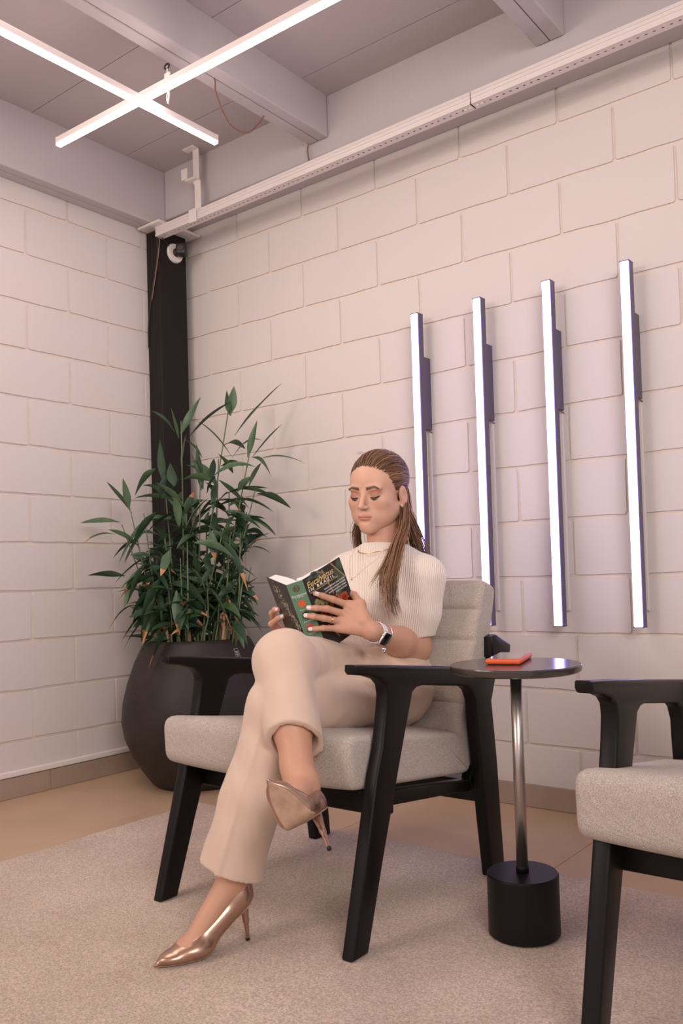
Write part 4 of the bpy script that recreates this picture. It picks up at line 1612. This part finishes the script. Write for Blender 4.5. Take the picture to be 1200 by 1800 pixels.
# ================================================================== THE BOOK
M_COVER = mat('book_cover_black', (0.022, 0.018, 0.015), 0.35, spec=0.5)
M_SPINE = mat('book_spine_green', (0.115, 0.235, 0.145), 0.45)
M_PAGE = mat('book_pages', (0.80, 0.76, 0.74), 0.8)
M_GOLDT = mat('print_gold', (0.72, 0.50, 0.20), 0.5)
M_WHT = mat('print_white', (0.85, 0.82, 0.78), 0.5)
M_REDP = mat('print_red', (0.55, 0.045, 0.025), 0.5, var=(300, (0.75, 0.20, 0.06), 0.8))
M_GRNP = mat('print_leaf_green', (0.055, 0.085, 0.060), 0.5)
M_BRNP = mat('print_twig', (0.36, 0.22, 0.12), 0.5)
M_CRM = mat('print_cream', (0.55, 0.47, 0.32), 0.6)


def unit(a):
    return a / np.linalg.norm(a)


b_v = unit(PT['spBL'] - PT['spTL'])
ort = lambda a: unit(a - b_v * a.dot(b_v))
b_w, b_f, b_b = ort(PT['spTR'] - PT['spTL']), ort(PT['frTR'] - PT['spTR']), ort(PT['bkTL'] - PT['spTL'])
SPW = float(np.linalg.norm(PT['spTR'] - PT['spTL']))
BH, BWD = 0.206, 0.1365
ins_d = unit(b_f + b_b)
fix = lambda n: n if n.dot(ins_d) > 0 else -n
n_f, n_b, n_s = fix(np.cross(b_f, b_v)), fix(np.cross(b_b, b_v)), fix(np.cross(b_w, b_v))
O_S = PT['spTL']
O_F = O_S + b_w * SPW
book = empty('book', O_S + b_v * BH * 0.5)
tag(book, 'open thick paperback with black cover and green spine held by the woman', 'book')


def bchild(o):
    o.parent = book
    o.matrix_parent_inverse = Matrix.Translation(book.location).inverted()
    return o


def slab(name, o, a, b, n, t, m, parent=None):
    P = [o, o + a, o + a + b, o + b]
    V = P + [p + n * t for p in P]
    F = [(0, 1, 2, 3), (7, 6, 5, 4), (0, 4, 5, 1), (1, 5, 6, 2), (2, 6, 7, 3), (3, 7, 4, 0)]
    ob = pydata(name, V, F, m)
    bm = bmesh.new()
    bm.from_mesh(ob.data)
    bmesh.ops.recalc_face_normals(bm, faces=bm.faces)
    bm.to_mesh(ob.data)
    bm.free()
    return ob


spine = bchild(slab('spine', O_S, b_w * SPW, b_v * BH, n_s, 0.0015, M_SPINE))
front = bchild(slab('front_cover', O_F, b_f * BWD, b_v * BH, n_f, 0.0012, M_COVER))
back = bchild(slab('back_cover', O_S, b_b * BWD, b_v * BH, n_b, 0.0012, M_COVER))


def prism(name, prof, m):
    n = len(prof)
    V = [p + b_v * 0.002 for p in prof] + [p + b_v * (BH - 0.002) for p in prof]
    F = [tuple(range(n)), tuple(range(2 * n - 1, n - 1, -1))] + [(i, (i + 1) % n, n + (i + 1) % n, n + i) for i in range(n)]
    ob = pydata(name, V, F, m)
    bm = bmesh.new()
    bm.from_mesh(ob.data)
    bmesh.ops.recalc_face_normals(bm, faces=bm.faces)
    bm.to_mesh(ob.data)
    bm.free()
    return bchild(ob)


eps = 0.0013
lb = [O_S + n_s * 0.002 + n_b * eps + b_w * 0.0005, O_S + b_b * 0.130 + n_b * eps, O_S + b_b * 0.128 + n_b * 0.024, O_S + b_b * 0.07 + n_b * 0.030,
      O_S + b_w * SPW * 0.45 + n_s * 0.035, O_S + b_w * SPW * 0.62 + n_s * 0.012, O_S + b_w * SPW * 0.62 + n_s * 0.002]
prism('left_pages', lb, M_PAGE)
gut = O_S + b_w * SPW * 0.64
rb = [gut + n_s * 0.002, gut + n_s * 0.012, gut + n_s * 0.034 + b_w * 0.001]
for u, h in ((0.020, 0.024), (0.045, 0.0235), (0.070, 0.0185), (0.095, 0.0125), (0.115, 0.0085), (0.130, 0.0065)):
    rb.append(O_F + b_f * u + n_f * h)
rb += [O_F + b_f * 0.130 + n_f * eps, O_F + n_f * 0.002]
prism('right_pages', rb, M_PAGE)


def flat(name, o, ex, ey, nrm, polys, m, parent, lift=0.0004):
    V, F = [], []
    for P in polys:
        b = len(V)
        V += [o + ex * x + ey * y + nrm * -lift for (x, y) in P]
        F.append(tuple(range(b, len(V))))
    ob = pydata(name, V, F, m)
    ob.parent = parent
    return ob


def lettering(txt, o, ex, ey, nrm, size, m, parent, align='LEFT', shear=0.0, space=1.0, bold=0.0, lift=0.0007, sx=1.0):
    cu = bpy.data.curves.new('lettering', 'FONT')
    cu.body = txt
    cu.size = size
    cu.align_x = align
    cu.shear = shear
    cu.space_character = space
    cu.offset = bold
    cu.resolution_u = 2
    to = bpy.data.objects.new('lettering', cu)
    me = bpy.data.meshes.new_from_object(to)
    co = np.zeros(len(me.vertices) * 3)
    me.vertices.foreach_get('co', co)
    co = co.reshape(-1, 3)
    W_ = o + co[:, 0:1] * sx * ex + co[:, 1:2] * ey - nrm * lift
    me.vertices.foreach_set('co', W_.ravel())
    me.update()
    bpy.data.objects.remove(to)
    me.materials.clear()
    ob = link('lettering', me, m)
    ob.parent = parent
    return ob


# spine, covers are children of the book; print sits on them as their sub-parts
def keep_tf(parent):
    parent.matrix_parent_inverse = Matrix.Translation(book.location).inverted()


br_ = random.Random(3)


def on_f(u, t):
    return O_F + b_f * u + b_v * t


# twigs and leaves of the cover photograph
def strip(p, q, w):
    d = np.array(q) - np.array(p)
    d = d / np.linalg.norm(d)
    s = np.array((-d[1], d[0])) * w / 2
    return [tuple(np.array(p) - s), tuple(np.array(q) - s * 0.7), tuple(np.array(q) + s * 0.7), tuple(np.array(p) + s)]


def oval(c, rx_, ry_, a=0.0, n=14, jag=0.0):
    out = []
    for k in range(n):
        t = 2 * PI * k / n
        r = 1 + br_.uniform(-jag, jag)
        x, y = rx_ * r * math.cos(t), ry_ * r * math.sin(t)
        out.append((c[0] + x * math.cos(a) - y * math.sin(a), c[1] + x * math.sin(a) + y * math.cos(a)))
    return out


flat('printed_leaves', O_F, b_f, b_v, n_f, [oval((0.055, 0.012), 0.030, 0.010, 0.5), oval((0.118, 0.045), 0.030, 0.014, 1.3), oval((0.03, 0.006), 0.020, 0.005, -0.1), oval((0.095, 0.085), 0.022, 0.010, 1.9),
                                             oval((0.126, 0.018), 0.009, 0.017, 0.1)], M_GRNP, front, 0.0003)
flat('printed_twigs', O_F, b_f, b_v, n_f, [strip((0.102, 0.002), (0.134, 0.055), 0.004), strip((0.068, 0.004), (0.080, 0.078), 0.004), strip((0.050, 0.002), (0.072, 0.014), 0.003),
                                            strip((0.030, 0.145), (0.052, 0.190), 0.006)], M_BRNP, front, 0.0004)
flat('printed_buds', O_F, b_f, b_v, n_f, [oval((0.020, 0.075), 0.009, 0.011, 0.3), oval((0.036, 0.080), 0.008, 0.010, -0.2), oval((0.05, 0.086), 0.007, 0.009, 0.1)], mat('print_bud', (0.17, 0.19, 0.09), 0.5, var=(200, (0.45, 0.30, 0.12), 0.7)), front, 0.0005)
rays = []
for (cx_, cy_, R_) in ((0.108, 0.104, 0.017), (0.086, 0.092, 0.008), (0.060, 0.104, 0.008), (0.028, 0.112, 0.012), (0.045, 0.125, 0.010)):
    for k in range(26):
        a = 2 * PI * k / 26 + br_.uniform(-0.1, 0.1)
        L = R_ * br_.uniform(0.75, 1.15)
        rays.append(strip((cx_, cy_), (cx_ + L * math.cos(a), cy_ + L * math.sin(a)), R_ * 0.20))
    rays.append(oval((cx_, cy_), R_ * 0.72, R_ * 0.72, 0, 12, 0.15))
flat('printed_red_blossom', O_F, b_f, b_v, n_f, rays, M_REDP, front, 0.0006)

TX = -b_v
lettering('Eucalyptus', on_f(0.006, 0.0285), b_f, TX, n_f, 0.0225, M_GOLDT, front, shear=0.22, space=1.0, bold=0.0003, lift=0.0010, sx=1.0)
lettering('IN BRAZIL', on_f(0.007, 0.0395), b_f, TX, n_f, 0.0125, M_WHT, front, space=1.45, bold=0.0002, lift=0.0011, sx=1.17)
lettering('CLIMATIC ZONING AND IDENTIFICATION GUIDE', on_f(0.008, 0.0445), b_f, TX, n_f, 0.0042, M_GOLDT, front, space=1.1, bold=0.0001, lift=0.0010)
for k, t in enumerate(('THIAGO BEVILACQUA FLORES', 'CLAYTON ALCARDE ALVARES', 'VINICIUS CASTRO SOUZA', 'JOSE LUIZ STAPE')):
    lettering(t, on_f(0.130, 0.0565 + 0.0078 * k), b_f, TX, n_f, 0.0056, M_WHT, front, align='RIGHT', bold=0.0001, lift=0.0010)

# spine medallions and names
on_s = lambda u, t: O_S + b_w * u + b_v * t
mid_s = SPW / 2
sp_cols = [mat('medallion_dark', (0.03, 0.03, 0.022), 0.5, var=(260, (0.30, 0.30, 0.18), 0.7)), M_REDP, mat('medallion_black', (0.02, 0.015, 0.014), 0.5),
           mat('medallion_coral', (0.55, 0.12, 0.08), 0.5, var=(260, (0.15, 0.03, 0.02), 0.6)), mat('medallion_sage', (0.07, 0.11, 0.075), 0.5, var=(180, (0.40, 0.42, 0.30), 0.8)),
           mat('medallion_sand', (0.36, 0.28, 0.18), 0.5, var=(260, (0.60, 0.50, 0.38), 0.8))]
for m_, t in zip(sp_cols, (0.017, 0.0595, 0.093, 0.126, 0.159, 0.190)):
    flat('medallion', O_S, b_w, b_v, n_s, [oval((mid_s, t), 0.0098, 0.0098, 0, 24)], m_, spine, 0.0004)
lettering('Eucalyptus', on_s(mid_s, 0.0385), b_w, TX, n_s, 0.0092, M_WHT, spine, align='CENTER', shear=0.2)
lettering('IN BRAZIL', on_s(mid_s, 0.0430), b_w, TX, n_s, 0.0045, M_WHT, spine, align='CENTER', space=1.3)
for t, nm in ((0.0785, 'FLORES'), (0.112, 'ALVARES'), (0.1465, 'SOUZA'), (0.1775, 'STAPE')):
    lettering(nm, on_s(mid_s, t), b_w, TX, n_s, 0.0056, M_WHT, spine, align='CENTER', space=1.1)

# back cover: pale blossom print and lines of text (running from the fore edge to the spine)
fl = []
for k in range(170):
    t = br_.uniform(0, 1)
    c = (0.095 - 0.085 * t + br_.gauss(0, 0.010), 0.020 + 0.118 * t + br_.gauss(0, 0.010))
    if 0.004 < c[0] < 0.132 and 0.006 < c[1] < 0.16:
        fl.append(oval(c, br_.uniform(0.0012, 0.0042), br_.uniform(0.0010, 0.0026), br_.uniform(0, 3), 6, 0.4))
flat('printed_blossom', O_S, b_b, b_v, n_b, fl, M_CRM, back, 0.0004)
ln = []
for k in range(5):
    for j in range(7):
        x0 = 0.012 + j * 0.016 + br_.uniform(0, 0.003)
        ln.append([(x0, 0.165 + 0.0065 * k), (x0 + br_.uniform(0.008, 0.012), 0.165 + 0.0065 * k), (x0 + 0.010, 0.1665 + 0.0065 * k), (x0, 0.1665 + 0.0065 * k)])
flat('printed_text_lines', O_S, b_b, b_v, n_b, ln, M_WHT, back, 0.0004)
# ------------------------------------------------------------------ face details and hair
M_LASH = mat('eyelash', (0.012, 0.008, 0.007), 0.6)
M_EYE = mat('eye_dark', (0.020, 0.010, 0.008), 0.15, spec=0.7)
M_EYEW = mat('eye_white', (0.55, 0.47, 0.43), 0.3)
for s in (-1, 1):
    pts = []
    lo_pts = []
    for k in range(11):
        t = k / 10 * 2 - 1
        x = s * 0.0315 + t * 0.0160 * s
        z = -0.0058 - 0.0030 * (1 - t * t) + (0.0022 * t if t > 0 else 0.0)
        zz = z + 0.002
        y = 0.0665 + 0.0162 * math.sqrt(max(0.02, 1 - ((x - s * 0.031) / 0.0172) ** 2 - (zz / 0.0150) ** 2)) + 0.0008
        pts.append(H2W((x, y, z)))
        lo_pts.append(H2W((x, y - 0.0008, z - 0.0054 * (1 - t * t) - 0.0004)))
    Vv, Ff = tube_data(pts, [0.0007 + 0.0017 * math.sin(PI * (k + 0.9) / 11.6) for k in range(11)], 6)
    wchild(pydata('upper_lashes', Vv, Ff, M_LASH, None, True))
    Vv, Ff = tube_data(lo_pts, [0.0003 + 0.0005 * math.sin(PI * (k + 0.6) / 11.2) for k in range(11)], 6)
    wchild(pydata('lower_lashes', Vv, Ff, M_LASH, None, True))
    # sliver of the lowered eye
    q = []
    for k in range(11):
        q.append(pts[k])
    for k in range(10, -1, -1):
        q.append(lo_pts[k])
    wchild(pydata('eye', q, [tuple(range(22))], M_EYE, None))

M_H = [mat('hair_dark', (0.085, 0.042, 0.024), 0.38, spec=0.5), mat('hair_brown', (0.16, 0.078, 0.040), 0.38, spec=0.5), mat('hair_gold', (0.34, 0.175, 0.085), 0.40, spec=0.5)]
cap_f0 = el((0, -0.022, 0.041), (0.0790, 0.0985, 0.0815))
hl = A(0, 0.800, -0.600)


def cap_field(P):
    d = cap_f0(P)
    xx = np.abs(P[:, 0])
    line = P[:, 1] * 0.80 - P[:, 2] * 0.60 - 0.0185 + 6.0 * np.clip(xx - 0.030, 0, 1) ** 2 * 1.0
    d = np.maximum(d, line * 0.8)
    ear = np.linalg.norm((P - A(0, -0.004, -0.022)) * A(0, 1, 0.72), axis=1) - 0.0205
    d = -smin(-d, np.where(xx > 0.055, ear, 1.0).astype(f32), 0.004)
    return d


nape = el((0, -0.060, -0.030), (0.062, 0.050, 0.075))


def hair_base(P):
    return smin(cap_field(P), nape(P), 0.02)


cv, cf = nets(hair_base, (-0.095, -0.135, -0.12), (0.095, 0.10, 0.15), 0.0026)
cap_o = wchild(np_mesh('hair', H2W(cv), cf, M_H[0], None))

hr_ = random.Random(11)
strands = [[], [], []]


def add_strand(pts, r0, r1, which=None):
    n = len(pts)
    strands[hr_.choices((0, 1, 2), (0.36, 0.44, 0.20))[0] if which is None else which].append(
        tube_data(pts, [(r0 + (r1 - r0) * i / (n - 1)) * (0.55 if i == 0 else 1) for i in range(n)], 4, False))


# combed-back strands lying on the scalp
c0, cr = np.array((0, -0.022, 0.041)), np.array((0.0790, 0.0985, 0.0815))
for k in range(620):
    ph_ = hr_.uniform(-1.0, 1.0)
    a = ph_ * 1.45
    # start on the hairline
    sx = math.sin(a) * 0.074
    z = 0.080 - 0.085 * abs(math.sin(a)) ** 2.2 + hr_.uniform(-0.002, 0.042)
    z = min(z, 0.119)
    qx, qz = sx / cr[0], (z - c0[2]) / cr[2]
    rem = 1 - qx * qx - qz * qz
    if rem < 0:
        continue
    y = c0[1] + cr[1] * math.sqrt(rem)
    lim = (0.0185 - 6.0 * max(abs(sx) - 0.030, 0) ** 2 + z * 0.6) / 0.8
    y = min(y, lim + 0.001)
    st = np.array((sx, y, z))
    en = np.array((sx * 0.35 + hr_.uniform(-0.015, 0.015), -0.118, hr_.uniform(-0.045, 0.03)))
    md = np.array((sx * 1.05, -0.03, z * 0.75 + 0.04 - 0.02 * abs(ph_)))
    pts = []
    off = hr_.uniform(0.0004, 0.0034)
    for i in range(13):
        t = i / 12
        p = (1 - t) ** 2 * st + 2 * t * (1 - t) * md + t * t * en
        q = (p - c0) / cr
        q = q / (np.linalg.norm(q) + 1e-6)
        s_ = 1 + (off * (0.3 + 0.7 * math.sin(PI * min(1, t * 1.2 + 0.05)))) / 0.085
        pts.append(H2W(c0 + q * cr * s_))
    add_strand(pts, 0.0011, 0.0012)


def lock(path, n, spread, r0=0.0011, r1=0.0004, taper=0.5, which=None):
    P = [np.array(p, float) for p in path]
    for k in range(n):
        o = np.array([hr_.gauss(0, 1) for _ in range(3)]) * spread
        o2 = np.array([hr_.gauss(0, 1) for _ in range(3)]) * spread
        cut = hr_.uniform(0.72, 1.0)
        Q = []
        m = len(P)
        for i, p in enumerate(P):
            t = i / (m - 1)
            Q.append(p + o * (0.5 + 0.6 * t) * (1 - taper * t * t) + o2 * t * 0.7)
        pts = catmull(Q, 5)
        pts = pts[:max(6, int(len(pts) * cut))]
        add_strand(pts, r0, r1, which)


hw = lambda *p: tuple(H2W(p))
# over her left shoulder, in front
lock([hw(-0.066, -0.034, -0.005), hw(-0.066, -0.030, -0.055), (1.852, -0.818, 0.968), (1.862, -0.858, 0.925), (1.878, -0.905, 0.870), (1.884, -0.930, 0.820), (1.892, -0.938, 0.770), (1.902, -0.934, 0.728)], 190, 0.0090)
lock([hw(-0.066, -0.034, -0.005), hw(-0.067, -0.030, -0.055), (1.854, -0.820, 0.968), (1.864, -0.862, 0.925), (1.880, -0.912, 0.870), (1.882, -0.940, 0.815), (1.888, -0.948, 0.765), (1.900, -0.942, 0.722)], 55, 0.0110, 0.0010, 0.0003, which=2)
lock([hw(-0.064, -0.034, -0.01), (1.846, -0.815, 0.975), (1.852, -0.862, 0.925), (1.862, -0.915, 0.876), (1.862, -0.944, 0.832), (1.870, -0.950, 0.790)], 60, 0.007)
lock([hw(-0.062, -0.030, -0.03), (1.842, -0.822, 0.965), (1.843, -0.872, 0.920), (1.848, -0.925, 0.865), (1.838, -0.950, 0.830), (1.822, -0.958, 0.795)], 16, 0.0040, which=2)
lock([hw(-0.062, -0.030, -0.03), (1.846, -0.822, 0.965), (1.850, -0.880, 0.915), (1.870, -0.938, 0.845), (1.872, -0.958, 0.785), (1.846, -0.962, 0.762)], 8, 0.0030, which=2)
lock([(1.86, -0.90, 0.87), (1.875, -0.930, 0.82), (1.885, -0.945, 0.775), (1.93, -0.93, 0.765)], 6, 0.004, which=2)
# behind the shoulder
lock([hw(-0.060, -0.060, 0.0), hw(-0.058, -0.066, -0.06), (1.838, -0.748, 0.985), (1.850, -0.733, 0.93), (1.862, -0.728, 0.885), (1.880, -0.722, 0.85)], 120, 0.009)
lock([hw(-0.040, -0.085, 0.0), hw(-0.035, -0.09, -0.06), (1.815, -0.722, 0.975), (1.82, -0.705, 0.92), (1.822, -0.70, 0.86)], 120, 0.012)
lock([hw(0.0, -0.095, 0.0), hw(0.0, -0.095, -0.06), (1.77, -0.712, 0.97), (1.77, -0.698, 0.91), (1.77, -0.695, 0.85)], 90, 0.014)
# her right side, behind the neck
lock([hw(0.052, -0.050, -0.005), hw(0.070, -0.040, -0.06), (1.664, -0.788, 0.985), (1.664, -0.785, 0.935), (1.662, -0.770, 0.885)], 130, 0.0075)
# stray wisps
lock([hw(-0.066, -0.05, 0.0), (1.852, -0.77, 1.0), (1.872, -0.75, 0.94), (1.905, -0.735, 0.885)], 5, 0.006, 0.0005, 0.0003, which=2)
lock([(1.905, -0.745, 0.86), (1.955, -0.755, 0.80), (1.962, -0.765, 0.74), (1.955, -0.775, 0.71)], 2, 0.004, 0.0005, 0.0003, which=2)
lock([hw(0.0, 0.05, 0.115), hw(0.02, 0.055, 0.122), hw(0.04, 0.03, 0.118)], 5, 0.004, 0.0004, 0.0002, which=2)
for w_, lst in enumerate(strands):
    Vs, Fs, o = [], [], 0
    for (v, q) in lst:
        Vs.append(np.array(v))
        Fs.append(np.array(q) + o)
        o += len(v)
    st_o = np_mesh('hair_strands', np.concatenate(Vs), np.concatenate(Fs), M_H[w_], None)
    st_o['kind'] = 'stuff'
    st_o.parent = cap_o

# ------------------------------------------------------------------ nails, ring, watch, bracelet, jewellery
M_NAIL = mat('pale_nail', (0.80, 0.68, 0.70), 0.2, spec=0.6)
M_GOLD = mat('gold', (0.75, 0.48, 0.22), 0.25, 1.0)
M_SILV = mat('silver', (0.75, 0.72, 0.70), 0.2, 1.0)
M_BAND = mat('white_rubber', (0.80, 0.76, 0.78), 0.5)
M_SCREEN = mat('watch_glass', (0.008, 0.008, 0.010), 0.08, spec=0.7)
CAMP = np.array((3.2134, -2.8016, 0.8417))


def nail(tip, prev, r, face, ln=0.0062):
    a = tip - prev
    a /= np.linalg.norm(a)
    n = face - a * face.dot(a)
    n /= np.linalg.norm(n)
    s = np.cross(a, n)
    V, F = [], []
    for i in range(6):
        u = i / 5
        for k in range(5):
            w = k / 4 * 2 - 1
            ang = w * 0.95
            wid = 1.0 if u < 0.6 else math.sqrt(max(0.05, 1 - ((u - 0.6) / 0.42) ** 2))
            rr_ = r * 1.03
            V.append(tip + a * (-ln + u * (ln * 1.75)) + n * (rr_ * math.cos(ang * wid) + 0.0004 - 0.0012 * u * u) + s * rr_ * math.sin(ang * wid))
    for i in range(5):
        for k in range(4):
            F.append((i * 5 + k, i * 5 + k + 1, i * 5 + k + 6, i * 5 + k + 5))
    return wchild(pydata('fingernail', V, F, M_NAIL, None, True))


face_c = np.array((0.55, -0.80, 0.25))
for n, r in (('idx', 0.0066), ('mid', 0.0066), ('rng', 0.0063), ('pnk', 0.0057)):
    nail(PT[n + '3'], PT[n + '2'], r, face_c)
for n, r in (('ri', 0.0066), ('rm', 0.0068), ('rr', 0.0064)):
    nail(PT[n + '3'], PT[n + '2'], r, np.array((0.45, -0.75, 0.5)))


def ring_tube(name, c, axis, r, t, m, parent=None, sx=1.0, hint=(0, 0, 1), n=28):
    axis = np.array(axis) / np.linalg.norm(axis)
    h = np.array(hint, float)
    u = h - axis * h.dot(axis)
    u /= np.linalg.norm(u)
    w = np.cross(axis, u)
    pts = [c + r * (math.cos(a) * u * sx + math.sin(a) * w) for a in np.linspace(0, 2 * PI, n + 1)]
    V, F = tube_data(pts, t, 6, False)
    o = pydata(name, V, F, m, None, True)
    if parent is None:
        return wchild(o)
    o.parent = parent
    return o


ra = PT['rng1'] - PT['rng0']
ring_tube('ring', PT['rng0'] + ra * 0.62, ra, 0.0096, 0.0013, M_GOLD)
ring_tube('ring', PT['rng0'] + ra * 0.55, ra, 0.0097, 0.0009, M_SILV)

# wrist watch
wn = CAMP - W
wn -= fa * wn.dot(fa)
wn /= np.linalg.norm(wn)
ws_ = np.cross(fa, wn)
th = math.radians(-12)
wn, ws_ = wn * math.cos(th) + ws_ * math.sin(th), ws_ * math.cos(th) - wn * math.sin(th)
wc = W - fa * 0.020
V, F = [], []
for i in range(33):
    a = 2 * PI * i / 32
    for (du, dr) in ((-0.0105, 0.0), (-0.0105, 0.0022), (0.0105, 0.0022), (0.0105, 0.0)):
        rr_ = 0.0268 + dr
        V.append(wc + fa * du + wn * rr_ * math.cos(a) + ws_ * rr_ * math.sin(a))
for i in range(32):
    for k in range(4):
        F.append((i * 4 + k, i * 4 + (k + 1) % 4, (i + 1) * 4 + (k + 1) % 4, (i + 1) * 4 + k))
watch = wchild(pydata('wrist_watch', V, F, M_BAND, None, False))
watch['label'] = 'white wrist watch with dark square screen'


def oriented_box(name, c, ax, hs, m, parent, bev=0.003, seg=3):
    bm = box_bm(-hs[0], hs[0], -hs[1], hs[1], -hs[2], hs[2], bev, seg)
    Mx = Matrix(((ax[0][0], ax[1][0], ax[2][0], c[0]), (ax[0][1], ax[1][1], ax[2][1], c[1]), (ax[0][2], ax[1][2], ax[2][2], c[2]), (0, 0, 0, 1)))
    bm.transform(Mx)
    bmesh.ops.recalc_face_normals(bm, faces=bm.faces)
    o = auto_smooth(bmesh_obj(name, bm, m), 40)
    o.parent = parent
    return o


cc = wc + wn * 0.0305
oriented_box('watch_case', cc, (fa, ws_, wn), (0.0165, 0.0195, 0.005), M_SILV, watch, 0.004)
oriented_box('watch_screen', cc + wn * 0.0046, (fa, ws_, wn), (0.0146, 0.0176, 0.0012), M_SCREEN, watch, 0.0011, 2)
Vv, Ff = tube_data([cc + fa * 0.016 + ws_ * 0.008, cc + fa * 0.0195 + ws_ * 0.008], 0.003, 10)
c_ = pydata('watch_crown', Vv, Ff, M_SILV, None, True)
c_.parent = watch
bc_ = W - fa * 0.040
br = ring_tube('bracelet', bc_, fa + wn * 0.28, 0.0325, 0.0013, M_SILV, None, 1.0, wn)
for k, (du, dv) in enumerate(((0.004, -0.006), (0.0, 0.002), (-0.004, 0.010))):
    p = bc_ + wn * 0.020 - ZV * (0.031 + 0.006 * (k % 2)) + fa * (du + 0.012)
    V, F = tube_data([p + np.array((0, 0, 0.006)), p + np.array((0, 0, 0.002)), p - np.array((0, 0, 0.004)), p - np.array((0, 0, 0.007))], [0.0012, 0.0036, 0.0036, 0.001], 8)
    ch_ = pydata('charm', V, F, M_SILV, None, True)
    ch_.parent = br

# necklaces
nk = []
for k in range(33):
    a = 2 * PI * k / 32
    nk.append((1.765 + 0.063 * math.cos(a) + 0.004, -0.812 - 0.074 * math.sin(a), 0.928 - 0.022 * max(0, math.sin(a)) + 0.018 * max(0, -math.sin(a))))
wchild(tube('necklace', nk, 0.0014, M_GOLD, None, 6))
nk2 = catmull([(1.722, -0.872, 0.925), (1.724, -0.905, 0.880), (1.752, -0.930, 0.838), (1.790, -0.925, 0.862), (1.826, -0.900, 0.895)], 6)
nko = wchild(tube('fine_necklace', nk2, 0.0005, M_GOLD, None, 5))
V, F = tube_data([(1.752, -0.933, 0.838), (1.752, -0.933, 0.832)], [0.001, 0.003], 8)
pydata('pendant', V, F, M_GOLD, None, True).parent = nko
# earring: a little cluster of stones
M_STONE = mat('clear_stone', (0.85, 0.78, 0.72), 0.12, 0.3, spec=0.9)
er0 = None
for k in range(11):
    a = PI * (0.05 + 0.9 * (k % 6) / 5)
    R_ = 0.0085 if k < 6 else 0.0045
    p = H2W((-0.0765, -0.004 + R_ * math.cos(a), -0.0385 - R_ * math.sin(a) * 0.9 + 0.003))
    V, F = tube_data([p + rt2 * 0.002, p, p - rt2 * 0.0028], [0.0016, 0.0024, 0.0009], 6)
    o = pydata('earring' if er0 is None else 'stone', V, F, M_STONE, None, False)
    if er0 is None:
        er0 = wchild(o)
    else:
        o.parent = er0
